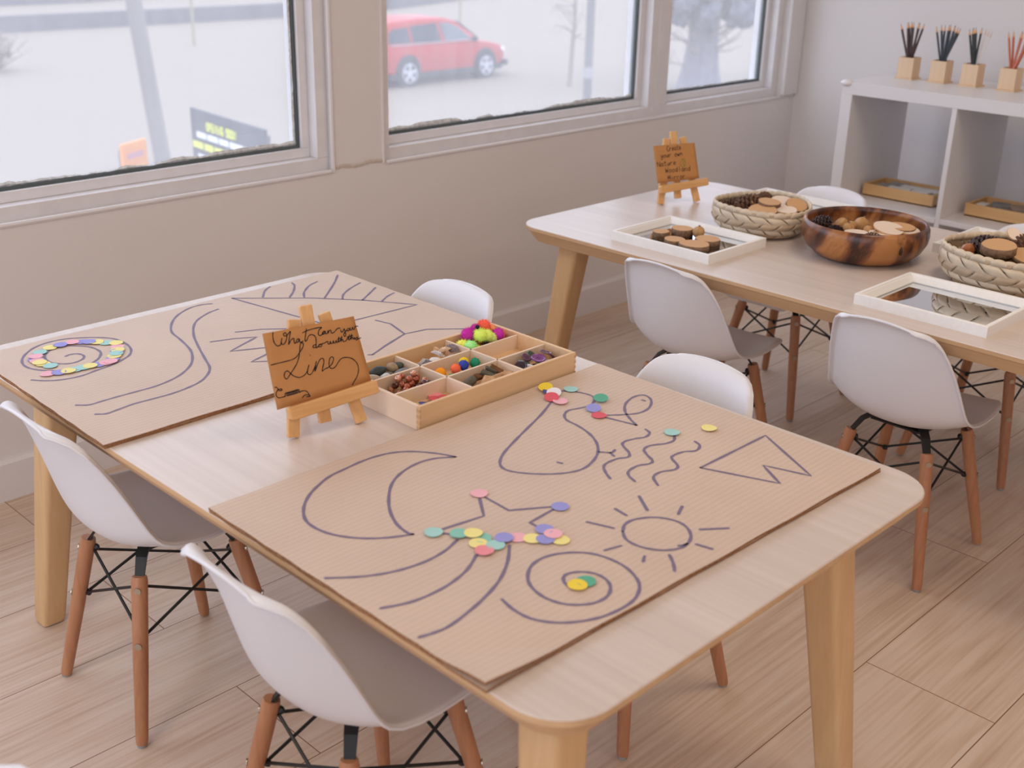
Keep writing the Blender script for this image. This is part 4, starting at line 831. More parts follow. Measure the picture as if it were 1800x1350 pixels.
fx = sum(p[0][0] for p in FAR_DOTS)/len(FAR_DOTS); fy = sum(p[0][1] for p in FAR_DOTS)/len(FAR_DOTS)
N_ = len(FAR_DOTS); seen_labels = set()
for i, ((x, y), c) in enumerate(FAR_DOTS):
    o = dot_mesh(c, curl=rr.uniform(.0001, .0009)); o.location = (x, y, Z1+.0012+.0005*(i % 3)); o.rotation_euler = (0, 0, rr.uniform(0, 3))
    if i == 0: lab = '%s paper dot at the outer end of the far spiral band' % DN[c]
    elif i == N_-1: lab = '%s paper dot at the inner end of the dotted band on the far spiral' % DN[c]
    else:
        sect = ['lower end', 'near side', 'right end', 'right end', 'far side', 'far side', 'left end', 'left end'][min(7, int(i*8/N_))]
        if sect == 'right end': sect = 'lower right bend' if i <= 10 else 'upper right bend'
        lab = '%s paper dot between %s and %s, far spiral, %s' % (DN[c], DN[FAR_DOTS[i-1][1]], DN[FAR_DOTS[i+1][1]], sect)
    if lab in seen_labels: lab += ', farther'
    seen_labels.add(lab); tag(o, lab, 'paper dot', 'paper dots on the far spiral')

# ------------------------------------------------------------------ easels with cards
TILT = math.radians(15)
def easel(loc, rz, label, paper, write, cardlabel, curve):
    e = empty('mini_easel', loc, rz); tag(e, label, 'easel', 'mini wooden easels')
    up = Vector((0, math.sin(TILT), math.cos(TILT))); ax = Vector((1, 0, 0)); nn = Vector((0, -math.cos(TILT), math.sin(TILT)))
    def P(u, v, w=0): return ax*u+up*v+nn*w
    def slat(name, a, b, w, t, off, m, par=e, round_=.003, bev=.0018):
        A, B = P(a[0], a[1], off), P(b[0], b[1], off); d = (B-A).normalized(); s = d.cross(nn).normalized()
        mb = MB(); rg = []
        for c in (A, B): rg.append([c+s*w/2+nn*t/2, c-s*w/2+nn*t/2, c-s*w/2-nn*t/2, c+s*w/2-nn*t/2])
        mb.rings(rg); return mb.build(name, m, par, bevel=bev, segs=3)
    slat('front_leg', (-.0555, .003), (-.027, .174), .0185, .0085, -.002, M['pine']); slat('front_leg', (.0555, .003), (.021, .176), .0185, .0085, -.002, M['pine'])
    slat('centre_post', (-.003, .015), (-.007, .192), .0195, .009, .000, M['pine'])
    # ledge
    A = P(-.062, .0405, .010); B = P(.083, .0545, .010)
    d = (B-A).normalized(); s = d.cross(nn).normalized(); mb = MB(); rg = []
    for t, k in ((0, .72), (.015, .9), (.04, 1), (.97, 1), (1, .9)):
        c = A.lerp(B, t); w = .0205*k; rg.append([c-s*w/2+nn*.009, c+s*w/2+nn*.009, c+s*w/2-nn*.008, c-s*w/2-nn*.008])
    mb.rings(rg); lg = mb.build('ledge', M['pineh'], e, bevel=.003, segs=3)
    mb = MB(); mb.tube([P(-.075, .186-.012, -.013)*0+P(-.004, .172, -.004), P(-.004, .172, -.016)], .004, 10); mb.build('hinge_screw', M['steel'], e)
    # rear leg
    q = P(-.004, .165, -.012); f = Vector((-.004, .175, .003-0)); f.y = q.y+.030; f = Vector((-.006, q.y+.034, .004))
    d = (f-q).normalized(); s = Vector((1, 0, 0)); n2 = d.cross(s); mb = MB()
    mb.rings([[c+s*.009+n2*.004, c-s*.009+n2*.004, c-s*.009-n2*.004, c+s*.009-n2*.004] for c in (q, f)]); mb.build('rear_leg', M['pine'], e, bevel=.0018)
    # card resting on the ledge
    co = empty('handwritten_card', loc, rz); tag(co, cardlabel, 'card', 'handwritten kraft paper cards')
    TL, TR, BR, BL = [Vector(p) for p in paper]
    def cz(u, v):
        t = (u-TL.x)/(TR.x-TL.x); return .0105-.0*t+curve*(.25-(t-.5)**2)*.9
    mb = MB(); rows = []
    for j in range(9):
        row = []
        for i in range(17):
            q = TL.lerp(TR, i/16).lerp(BL.lerp(BR, i/16), j/8); row.append(P(q.x, q.y, cz(q.x, q.y)-.0005))
        rows.append(row)
    mb.grid(rows); mb.build('card', M['kraft'], co, solid=.0006, smooth='all')
    for nm, m, sts, wd_ in write:
        mb = MB()
        for j, st in enumerate(sts):
            PP = smooth_line([Vector(p) for p in st], 5); ribbon(mb, PP, wd_, lambda x, y: P(x, y, cz(x, y)+.0003), seed=j)
        mb.build(nm, m, co, recalc=False)
    return e
easel((-.283, -1.155, TH), math.radians(-11.8), 'mini wooden easel on the near table beside the divided tray', PAPER1, [('handwriting', M['blackink'], TEXT1, .0013)], 'brown card on the near easel, handwritten "What can you do with this Line"', .010)
words = []
for txt, (a, b), h in zip(['Create', 'your own', 'Nature', 'Woodland', 'Mirror'], WORDS2, (.0125, .0115, .0125, .0125, .0115)):
    words += [[tuple(p) for p in st] for st in text_strokes(txt, a, b, h)]
easel((1.300, -.602, TH), math.radians(-23.9), 'mini wooden easel on the far table near the window', PAPER2, [('handwriting', M['blackink'], words, .0013), ('leaf_drawing', mat('green_marker', (112, 132, 40), .6), [LEAF2, [LEAF2[0], LEAF2[3]]], .0013)], 'brown card on the far easel, handwritten "Create your own Nature Woodland Mirror"', .006)
# ------------------------------------------------------------------ divided tray and its contents
TX0, TX1, TY0, TY1 = -.1835, .1650, -1.2470, -1.0450; THG = .040; WL = .0065; DV = .0042
tr = empty('divided_tray', ((TX0+TX1)/2, (TY0+TY1)/2, TH)); tag(tr, 'pale wooden tray with nine compartments of loose parts on the near table', 'tray')
HX, HY = (TX1-TX0)/2, (TY1-TY0)/2
MB().b2(-HX+.001, HX-.001, -HY+.001, HY-.001, .0, .012).build('tray_floor', M['tray'], tr)
MB().b2(-HX, HX, -HY, -HY+WL, 0, THG).build('side_wall', M['tray'], tr, bevel=.0012); MB().b2(-HX, HX, HY-WL, HY, 0, THG).build('side_wall', M['tray'], tr, bevel=.0012)
for sx in (-1, 1): MB().b2(min(sx*HX, sx*(HX-WL)), max(sx*HX, sx*(HX-WL)), -HY+WL, HY-WL, 0, THG).build('end_wall', M['traycell'] if sx < 0 else M['tray'], tr, bevel=.001)
for sx in (-1, 1):
    j = MB()
    for k in range(4): j.b2(sx*HX-.0035 if sx > 0 else -HX-.0003, sx*HX+.0003 if sx > 0 else -HX+.0035, -HY-.0004, -HY+WL, .002+k*.0095, .002+k*.0095+.0045)
    j.build('finger_joint', M['edge'], tr)
cw = (2*HX-2*WL-2*DV)/3; ch = (2*HY-2*WL-2*DV)/3
cxs = [-HX+WL+cw/2+i*(cw+DV) for i in range(3)]; cys = [-HY+WL+ch/2+i*(ch+DV) for i in range(3)]
for i in range(2):
    x = cxs[i]+cw/2+DV/2; MB().b2(x-DV/2, x+DV/2, -HY+WL, HY-WL, .004, THG-.003).build('divider', M['traycell'], tr, bevel=.0005)
    y = cys[i]+ch/2+DV/2; MB().b2(-HX+WL, HX-WL, y-DV/2, y+DV/2, .004, THG-.003).build('divider', M['traycell'], tr, bevel=.0005)
TCX, TCY, FZ = (TX0+TX1)/2, (TY0+TY1)/2, TH+.012
def cell(i, j): return TCX+cxs[i], TCY+cys[j]
hw_, hh_ = cw/2, ch/2
def fuzz(name, col, r, spikes, ln, seed, rough=.95):
    m = mat(name+'_fibre', col, rough, .1); rr = random.Random(seed); mb = MB(); mb.blob((0, 0, 0), r*.86, seed, 18, 12, .04)
    for i in range(spikes):
        z = rr.uniform(-1, 1); a = rr.uniform(0, 6.28); s = math.sqrt(1-z*z); d = Vector((s*math.cos(a), s*math.sin(a), z)); t = d.orthogonal().normalized()
        t = (Matrix.Rotation(rr.uniform(0, 6.28), 3, d) @ t); w = r*.035; n = len(mb.v); l = ln*rr.uniform(.75, 1.1)
        mb.v += [d*r*.8+t*w, d*r*.8-t*w, d*r*l+t*r*rr.uniform(-.12, .12)]; mb.f.append((n, n+1, n+2)); mb.m.append(0)
    return mb, m
def pompom(pos, r, col, cname, where, group, seed, spikes=500, ln=1.08, sq=1.0):
    col = tuple(min(255, int(c*.92+26)) for c in col)
    mb, m = fuzz(cname.replace(' ', '_')+'_pompom', col, r, spikes, ln, seed)
    o = mb.build('pompom', m, loc=pos, smooth='all', recalc=False); o.scale = (1, 1, sq); tag(o, '%s pompom %s' % (cname, where), 'pompom', group); return o
# small pompoms, middle compartment
cx, cy = cell(1, 1)
for k, (dx, dy, dz, r, col, cn, wh) in enumerate([
 (-.036, .006, .017, .0105, (244, 152, 20), 'small amber', 'at the left of the middle compartment'),
 (-.050, -.006, .009, .0085, (84, 190, 130), 'small mint green', 'in the left corner of the middle compartment'),
 (-.026, -.012, .011, .0090, (40, 140, 70), 'small green', 'between the amber and the coral one'),
 (-.008, .000, .019, .0098, (242, 100, 60), 'small coral', 'in the middle compartment'),
 (-.010, -.019, .009, .0088, (40, 62, 160), 'small blue', 'at the front edge of the middle compartment'),
 (.010, .000, .021, .0100, (40, 62, 160), 'small blue', 'raised above the others, beside the yellow one'),
 (.022, .012, .020, .0095, (236, 204, 30), 'small yellow', 'between the blue and the emerald one'),
 (.036, .000, .018, .0100, (24, 132, 92), 'small emerald', 'at the right of the middle compartment'),
 (.006, -.012, .008, .0080, (20, 110, 76), 'small dark green', 'under the coral one'),
 (.024, -.014, .008, .0078, (200, 44, 52), 'small red', 'nearly hidden under the emerald one'),
 (.046, -.016, .008, .0080, (44, 62, 150), 'small blue', 'in the right front corner of the middle compartment')]):
    pompom((cx+dx, cy+dy, FZ+dz-.003), r, col, cn, wh, 'small pompoms in the middle compartment', k, 260, 1.05)
# large fluffy pompoms, back right compartment
cx, cy = cell(2, 2)
for k, (dx, dy, dz, r, col, cn, wh) in enumerate([
 (-.040, .006, .028, .0125, (244, 244, 110), 'fluffy lemon', 'at the left end of the back compartment'),
 (-.036, -.010, .030, .0125, (178, 250, 160), 'fluffy mint', 'at the left front of the back compartment'),
 (-.024, -.016, .022, .0105, (250, 244, 90), 'fluffy yellow', 'low at the front of the back compartment'),
 (-.020, .014, .043, .0125, (206, 40, 170), 'fluffy magenta', 'at the back left of the pile'),
 (-.008, -.004, .044, .0130, (226, 255, 110), 'fluffy lime', 'on top of the pile, left'),
 (.006, -.006, .040, .0120, (232, 255, 124), 'fluffy lime', 'on top of the pile, middle'),
 (.017, -.008, .034, .0105, (236, 252, 150), 'fluffy pale lime', 'beside the right magenta one'),
 (-.006, -.018, .024, .0110, (20, 20, 22), 'fluffy black', 'at the front edge of the back compartment'),
 (.000, .016, .046, .0110, (190, 40, 156), 'fluffy purple', 'at the back, behind the lime ones'),
 (.018, .014, .049, .0130, (255, 100, 74), 'fluffy red orange', 'highest at the back of the pile'),
 (.032, .012, .038, .0120, (255, 176, 116), 'fluffy peach', 'behind the right magenta one'),
 (.029, -.010, .038, .0120, (206, 44, 176), 'fluffy magenta', 'at the right front of the pile'),
 (.043, .000, .030, .0110, (255, 136, 60), 'fluffy orange', 'at the right end of the back compartment'),
 (-.030, .010, .014, .0110, (60, 130, 90), 'fluffy green', 'at the bottom of the pile'), (.010, .010, .018, .0120, (220, 60, 40), 'fluffy red', 'under the pile'), (.036, -.016, .016, .0100, (240, 120, 40), 'fluffy orange', 'low at the front right')]):
    pompom((cx+dx, cy+dy, FZ+dz-.012), r, col, cn, wh, 'large pompoms in the back compartment', 40+k, 700, 1.15)
pompom((cx-.012, cy-.001, FZ+.0465), .0042, (18, 18, 22), 'tiny black', 'sitting on top of the left lime one', 'large pompoms in the back compartment', 91, 120)
# beads
cx, cy = cell(0, 1); BM = [mat('copper_bead', (178, 92, 62), .22, .7, .25, var=.3, vscale=300), mat('dark_brown_bead', (86, 34, 24), .2, .7, var=.3, vscale=300), mat('rose_gold_bead', (214, 150, 122), .2, .7, .3, var=.2, vscale=300)]
bm_ = []
for k in range(3):
    mb = MB(); mb.lathe([(.0014, -.0042), (.0036, -.0040), (.0054, -.0020), (.0058, 0), (.0054, .0020), (.0036, .0040), (.0014, .0042), (.0012, .0030)], 14); bm_.append(mb.build('bead', BM[k], smooth=True))
rr = random.Random(21); first = [True]*3; spots = []
for lay, n in ((0, 26), (1, 14), (2, 5)):
    for t in range(400):
        if len([s for s in spots if s[3] == lay]) >= n: break
        lx = (hw_-.007)*(1 if lay == 0 else .85); x, y = rr.uniform(-lx, lx), rr.uniform(-(hh_-.007), hh_-.007)
        if lay and x < -.015: continue
        if all((x-a)**2+(y-b)**2 > .0108**2 for a, b, c, l in spots if l == lay): spots.append((x, y, FZ+.0060+lay*.0080, lay))
BN = ['glossy copper coloured bead in the bead compartment of the tray', 'glossy dark brown bead in the bead compartment of the tray', 'pale rose gold bead in the bead compartment of the tray']
for x, y, z, l in spots:
    k = rr.choice([0, 0, 1, 1, 2]); o = bm_[k] if first[k] else dup(bm_[k]); first[k] = False
    o.location = (cx+x, cy+y, z); o.rotation_euler = (rr.uniform(-1.2, 1.2), rr.uniform(-1.2, 1.2), rr.uniform(0, 3)); tag(o, BN[k], 'bead', 'beads in the tray')
# pebbles
cx, cy = cell(0, 2)
for k, (x, y, z, r, sq, col, lab) in enumerate([
 (-.040, -.012, .013, .0130, (1.2, .9, .75), (178, 160, 136), 'large sandy pebble at the left of the pebble compartment'),
 (-.014, -.016, .012, .0085, (1, .9, .9), (206, 208, 204), 'small white pebble in the pebble compartment'),
 (-.010, .008, .015, .0120, (1.4, .8, .6), (56, 66, 66), 'dark slate pebble at the back of the pebble compartment'),
 (.018, .006, .014, .0110, (1, .9, .8), (160, 138, 110), 'brown pebble beside the dark slate one'),
 (.034, .010, .013, .0100, (1.3, .8, .7), (78, 86, 84), 'dark green grey pebble at the right of the compartment'),
 (.022, -.014, .010, .0120, (1.3, .9, .6), (120, 120, 124), 'flat grey pebble at the front of the pebble compartment'),
 (-.030, -.024+.006, .008, .0075, (1.6, .6, .5), (210, 170, 112), 'slim yellow pebble by the front divider'),
 (.040, -.012, .009, .0100, (1.1, .9, .7), (140, 132, 124), 'mottled grey pebble in the right corner'), (.002, -.004, .007, .0110, (1.2, 1, .6), (110, 104, 98), 'grey brown pebble in the middle of the pebble compartment')]):
    mb = MB(); mb.blob((0, 0, 0), r, k+5, 16, 10, .1, sq); o = mb.build('pebble', mat('pebble_stone_%d' % k, col, .6, .4, var=.15, vscale=160), loc=(cx+min(.042, x+.012), cy+y, FZ+z+.003), smooth='all'); tag(o, lab, 'pebble', 'pebbles in the tray')
# shells
cx, cy = cell(1, 2)
def shell_mesh(r, m):
    mb = MB(); rows = []; n = 40
    for i in range(10):
        t = i/9; row = []
        for k in range(n+1):
            a = -1.15+2.3*k/n; rad = r*t*(1+.04*math.cos(a*22)*(t)); row.append((rad*math.sin(a), rad*math.cos(a)-r*.4, r*.42*math.sin(PI*min(1, t*.5+.5)*.999)*(1-abs(a)**2*.25)+r*.02*math.cos(a*22)*t))
        rows.append(row)
    mb.grid(rows); return mb.build('sea_shell', m, smooth='all', solid=.0009)
SM = [mat('striped_shell', (196, 186, 184), .4, .5, var=.35, vscale=160), mat('grey_shell', (120, 108, 112), .4, .5, var=.4, vscale=140), mat('white_shell', (226, 220, 216), .4, .5, var=.08, vscale=100), mat('tan_shell', (206, 166, 124), .45, .5, var=.35, vscale=200)]
for k, (x, y, z, r, mi, rot, lab) in enumerate([
 (-.036, -.006, .010, .0165, 1, (.5, .2, .9), 'dark grey shell at the left of the shell compartment'), (-.022, -.010, .012, .0150, 1, (-.5, .3, 2.4), 'grey rimmed shell lying open beside the dark one'),
 (-.002, -.010, .013, .0170, 2, (.3, .1, .2), 'white fan shell in the middle of the compartment'), (.008, -.004, .019, .0150, 0, (.5, .4, -.6), 'mauve grey shell leaning behind the white fan shell'),
 (.020, .012, .018, .0150, 3, (.9, .1, .5), 'tan shell with dark rim dots at the back'), (.028, .002, .020, .0140, 3, (.5, -.2, -.4), 'striped tan shell on top of the shell pile'),
 (.030, -.012, .011, .0140, 0, (.2, .2, 1.6), 'pale striped shell at the front'), (.044, .000, .019, .0145, 1, (1.1, .2, -1.1), 'upright violet grey shell at the right divider'), (-.012, .008, .008, .0140, 0, (.1, .2, 2.8), 'shell lying low at the back of the compartment')]):
    o = shell_mesh(r, SM[mi]); o.location = (cx+x, cy+y, FZ+z); o.rotation_euler = rot; tag(o, lab, 'shell', 'shells in the tray')
# driftwood bits
cx, cy = cell(1, 0); WM = [mat('grey_twig_bark', (98, 94, 82), .8, .2, var=.2, vscale=150), mat('split_wood_chip', (198, 160, 124), .8, .2, var=.2, vscale=120), mat('brown_bark_bit', (120, 84, 58), .9, .1, var=.35, vscale=150)]
o = MB().tube([(-.016, 0, 0), (0, .0005, 0), (.015, 0, 0)], [.0070, .0074, .0070], 14).build('wood_piece', WM[0], loc=(cx-.036, cy+.004, FZ+.016), rot=(0, -.15, .25), smooth=40); tag(o, 'thick grey twig piece at the left of the wood compartment', 'wood piece', 'wood bits in the tray')
for k, (x, y, z, r, mi, rot, lab) in enumerate([
 (-.026, -.014, .008, (.026, .012, .006), 2, (.3, .2, .7), 'brown bark bit at the front left'), (-.008, .010, .018, (.026, .011, .008), 2, (.5, .3, .3), 'brown bark stick at the back of the wood compartment'),
 (-.004, -.006, .013, (.028, .020, .010), 1, (.3, -.3, .5), 'pale angular chip in the middle of the wood compartment'), (.008, .004, .020, (.030, .009, .007), 0, (.3, .4, -.8), 'grey brown stick leaning across the chips'),
 (.018, -.004, .015, (.028, .018, .009), 1, (-.4, .2, .3), 'pale chip right of the leaning stick'), (.022, .012, .022, (.022, .010, .007), 0, (.2, .4, -.5), 'grey stick end at the back right'),
 (.032, .010, .020, (.024, .010, .008), 2, (.5, .5, -.9), 'reddish bark sliver at the back right'), (.040, -.004, .014, (.030, .018, .008), 1, (.1, .15, .4), 'flat pale chip at the right of the wood compartment'),
 (-.024, .000, .006, (.034, .020, .008), 1, (0, .1, .2), 'pale chip lying under the grey twig'), (.012, -.018, .008, (.024, .010, .008), 1, (.1, .2, .1), 'pale chip at the front wall')]):
    mb = MB(); mb.box((0, 0, 0), r); 
    q = random.Random(k)
    for v in mb.v: v.x *= q.uniform(.7, 1.1); v.y *= q.uniform(.6, 1.15); v.z *= q.uniform(.6, 1.2)
    o = mb.build('wood_piece', WM[mi], loc=(cx+x, cy+y, FZ+z), rot=rot, bevel=.0012); tag(o, lab, 'wood piece', 'wood bits in the tray')
# buttons
cx, cy = cell(2, 0)
def button(r, m, rim=True):
    mb = MB(); pr = [(.0001, -.0014), (r*.8, -.0014), (r, -.0004), (r, .0010), (r*.92, .0018), (r*.80, .0016), (r*.72, .0007), (.0001, .0007)] if rim else [(.0001, -.0012), (r*.9, -.0012), (r, 0), (r*.9, .0012), (.0001, .0014)]
    mb.lathe(pr, 26); o = mb.build('button', m, smooth=True)
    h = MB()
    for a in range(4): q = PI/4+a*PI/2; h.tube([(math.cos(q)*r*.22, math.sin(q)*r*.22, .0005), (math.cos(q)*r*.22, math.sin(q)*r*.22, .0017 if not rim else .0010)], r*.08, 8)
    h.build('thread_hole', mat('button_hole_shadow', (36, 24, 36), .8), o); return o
BMt = {n: mat('button_'+n, c, .25, .6, coat=.3) for n, c in dict(purple=(124, 60, 128), dark=(44, 26, 42), white=(226, 222, 224), green=(60, 76, 52), plum=(96, 52, 84), sage=(168, 176, 150)).items()}
for k, (x, y, z, r, c, rot, lab) in enumerate([
 (.004, -.004, .0225, .0125, 'purple', (.18, -.12, .2), 'large purple four-hole button on top of the button pile'), (.030, .004, .024, .0110, 'plum', (.15, .3, .2), 'ridged plum button right of the large purple one'),
 (-.034, .000, .016, .0110, 'dark', (.3, -.7, 0), 'black plum button leaning at the left of the pile'), (-.022, -.008, .014, .0100, 'white', (.15, -.1, .5), 'white button left of the large purple one'),
 (-.016, .010, .017, .0105, 'green', (.1, .3, .2), 'dark green button behind the white one'), (-.004, .016, .020, .0090, 'plum', (.5, 0, 0), 'plum button at the back of the pile'),
 (.010, .018, .021, .0085, 'green', (.6, .2, 0), 'dark green button at the back of the pile'), (.044, .008, .016, .0105, 'plum', (.2, .7, 0), 'plum button leaning at the right end'),
 (.024, -.014, .014, .0100, 'white', (0, .1, .3), 'white button in front of the ridged plum one'), (-.010, -.018, .012, .0085, 'sage', (.1, .1, 0), 'pale sage button at the front wall'),
 (-.028, -.019, .009, .0090, 'white', (.1, 0, 0), 'white button at the front left'), (-.018, -.021, .007, .0080, 'dark', (0, 0, 0), 'dark button at the front wall'),
 (.044, -.010, .010, .0100, 'plum', (.2, .2, .3), 'plum button at the front right'), (.020, .006, .010, .0110, 'green', (0, .1, 0), 'green button under the pile'), (-.030, .014, .008, .0100, 'sage', (.1, 0, 0), 'sage button low at the back left'), (0, -.004, .008, .0110, 'dark', (0, 0, 0), 'dark button under the large purple one'), (.036, -.018, .007, .0085, 'white', (0, 0, 0), 'white button low at the front right')]):
    o = button(r, BMt[c], c in ('purple', 'plum', 'dark')); o.location = (cx+x, cy+y, FZ+z); o.rotation_euler = rot; tag(o, lab, 'button', 'buttons in the tray')
# loose paper dots in the front left compartment
cx, cy = cell(0, 0)
for k, (x, y, z, c, rot, lab) in enumerate([
 (-.034, -.010, .003, 'gold', (0, .1, 0), 'strong yellow paper dot at the left of the front left compartment'), (-.014, -.006, .005, 'navy', (.1, .25, 0), 'violet blue paper dot in the front left compartment'), (-.002, -.012, .004, 'navy', (.1, .1, .4), 'second violet blue paper dot, nearer the front wall'),
 (.012, .000, .005, 'red', (.1, .12, 0), 'red paper dot in the front left compartment'), (.028, -.004, .004, 'red', (.05, .1, 0), 'red paper dot at the right of the front left compartment'), (.024, .014, .003, 'rose', (0, 0, 0), 'rose paper dot at the back of the front left compartment'), (-.030, .012, .002, 'yellow', (0, 0, 0), 'pale yellow paper dot at the back left of the compartment')]):
    o = dot_mesh(c, .0115, .001); o.location = (cx+x, cy+y+.009, FZ+z+.001); o.rotation_euler = rot; tag(o, lab, 'paper dot', 'paper dots in the tray')

# ------------------------------------------------------------------ mirror trays
def mirror_tray(cx, cy, wx, wy, label, rz=0):
    e = empty('mirror_tray', (cx, cy, TH), rz); tag(e, label, 'mirror', 'white framed mirrors lying on the far table')
    hx, hy = wx/2, wy/2; H_ = .022
    out = [(-hx, -hy), (hx, -hy), (hx, hy), (-hx, hy)]
    def rg(ins, z): return [(-hx+ins, -hy+ins, z), (hx-ins, -hy+ins, z), (hx-ins, hy-ins, z), (-hx+ins, hy-ins, z)]
    mb = MB(); mb.rings([rg(0, 0), rg(0, H_-.001), rg(.001, H_), rg(.0075, H_), rg(.009, H_-.002), rg(.0115, H_-.003), rg(.022, .0085), rg(.022, .004)], cap=False)
    mb.build('frame', M['whiteframe'], e)
    MB().b2(-hx+.02, hx-.02, -hy+.02, hy-.02, .003, .0065).build('mirror_glass', M['mirror'], e)
    MB().b2(-hx+.002, hx-.002, -hy+.002, hy-.002, .0, .003).build('backing', M['whiteframe'], e)
    return e
mirror_tray(.995, -.860, .228, .284, 'white framed mirror with wood slices on it, at the left corner of the far table')
mirror_tray(.992, -1.505, .232, .278, 'white framed mirror with nothing on it, at the near edge of the far table')
mirror_tray(1.455, -.845, .232, .300, 'white framed mirror behind the left basket on the far table')
mirror_tray(1.492, -1.428, .232, .284, 'white framed mirror behind the right basket on the far table')

# ------------------------------------------------------------------ wood slices and natural bits
def slice_obj(r, h, loc, rot, label, group, pale=False, seed=1, elong=1.0):
    rr_ = random.Random(seed); ph = [rr_.uniform(0, 6) for _ in range(4)]; n = 30
    f = lambda q: r*(1+.04*math.sin(2*q+ph[0])+.025*math.sin(3*q+ph[1])+.012*math.sin(7*q+ph[2]))
    pts = [(math.cos(q)*f(q)*elong, math.sin(q)*f(q)) for q in [2*PI*k/n for k in range(n)]]
    mb = MB(); mb.prism([(x*.975, y*.975) for x, y in pts], 0, h); o = mb.build('wood_slice', M['paleslice' if pale else 'slice'], loc=loc, rot=rot)
    b = MB(); rows = []
    for z, k in ((.0002, .97), (.0008, 1.0), (h*.5, 1.012), (h-.0008, 1.0), (h-.0001, .972)):
        rows.append([(x*k*(1+.012*math.sin(i*2.3+z*400)), y*k*(1+.012*math.sin(i*2.3+z*400)), z) for i, (x, y) in enumerate(pts+pts[:1])])
    b.grid(rows); b.build('bark', M['bark'] if not pale else M['slice'], o, smooth='all')
    lean, side = abs(rot[0]), rot[1]*.5
    o.rotation_mode = 'QUATERNION'; o.rotation_quaternion = (Matrix.Rotation(lean, 3, Vector((1, -1, 0)).normalized()) @ Matrix.Rotation(side*.6, 3, Vector((1, 1, 0)).normalized()) @ Matrix.Rotation(rot[2], 3, 'Z')).to_quaternion()
    return tag(o, label, 'wood slice', group)
MZ = TH+.0066
SLAB = ['small round wood slice at the back left of the mirror', 'wood slice at the back right, beside the dried pod', 'small wood slice in the middle left of the mirror', 'largest wood slice, at the front of the mirror', 'wood slice at the right of the mirror']
SH = [.015, .019, .014, .016, .016]
for i, (c, r) in enumerate(SLICES):
    r *= .91
    if i == 3: r *= .96; c = (c[0]+.010, c[1])
    slice_obj(r, SH[i], (c[0]+.012, c[1]+.008, MZ), (0, 0, i*1.1), SLAB[i], 'wood slices on the mirror', seed=i+3, elong=1.0)
def pod_obj(r, loc, label, group, lobes=5, m='pod', seed=1, rot=(0, 0, 0), sq=.9, name='seed_pod', cat='seed pod'):
    mb = MB(); n, k = 30, 14; rows = []
    for i in range(k+1):
        th = PI*i/k; row = []
        for j in range(n+1):
            q = 2*PI*j/n; rad = r*(1-.22*abs(math.sin(lobes*q/2+seed))**.6*math.sin(th)); row.append((rad*math.sin(th)*math.cos(q), rad*math.sin(th)*math.sin(q), -rad*math.cos(th)*sq))
        rows.append(row)
    mb.grid(rows); o = mb.build(name, M[m], loc=loc, rot=rot, smooth='all')
    MB().tube([(0, 0, r*.75*sq), (r*.08, 0, r*1.15*sq)], [r*.22, r*.12], 8).build('tip', M['bark'], o, smooth=True)
    return tag(o, label, cat, group)
pod_obj(.0165, (1.028, -.866, MZ+.0150), 'tan lobed seed pod on the mirror with the wood slices', 'seed pods on the far table', 5)
def pinecone(r, l, loc, rot, label, m='cone', seed=1, group='pine cones in the baskets', n=70):
    rr_ = random.Random(seed); core = MB(); core.blob((0, 0, 0), r*.6, seed, 10, 8, .02, (1, 1, l/r*.95))
    o = core.build('pine_cone', M[m], loc=loc, rot=rot, smooth='all'); mb = MB()
    for i in range(n):
        t = (i+.5)/n; z = -l+2*l*t*.97; a = i*2.39996; rad = r*math.sqrt(max(.03, 1-(z/l)**2))*(.98-.18*t)
        d = Vector((math.cos(a), math.sin(a), 0)); s = Vector((-math.sin(a), math.cos(a), 0)); up = Vector((0, 0, 1)); w = r*.30*(1-.35*t)
        b = d*rad*.35+up*(z-.1*r); tip = d*rad*1.05+up*(z+.22*r)
        k = len(mb.v); mb.v += [b+s*w*.5, b-s*w*.5, tip-s*w-up*w*.25, tip+d*r*.05-up*w*.1, tip+s*w-up*w*.25, tip-s*w*.8+up*w*.35, tip+d*r*.10+up*w*.5, tip+s*w*.8+up*w*.35]
        mb.f += [(k, k+1, k+2, k+3, k+4), (k+1, k, k+7, k+6, k+5), (k+2, k+5, k+6, k+3), (k+3, k+6, k+7, k+4), (k+1, k+5, k+2), (k, k+4, k+7)]; mb.m += [0]*6
    mb.build('scales', M[m], o)
    return tag(o, label, 'pine cone', group)

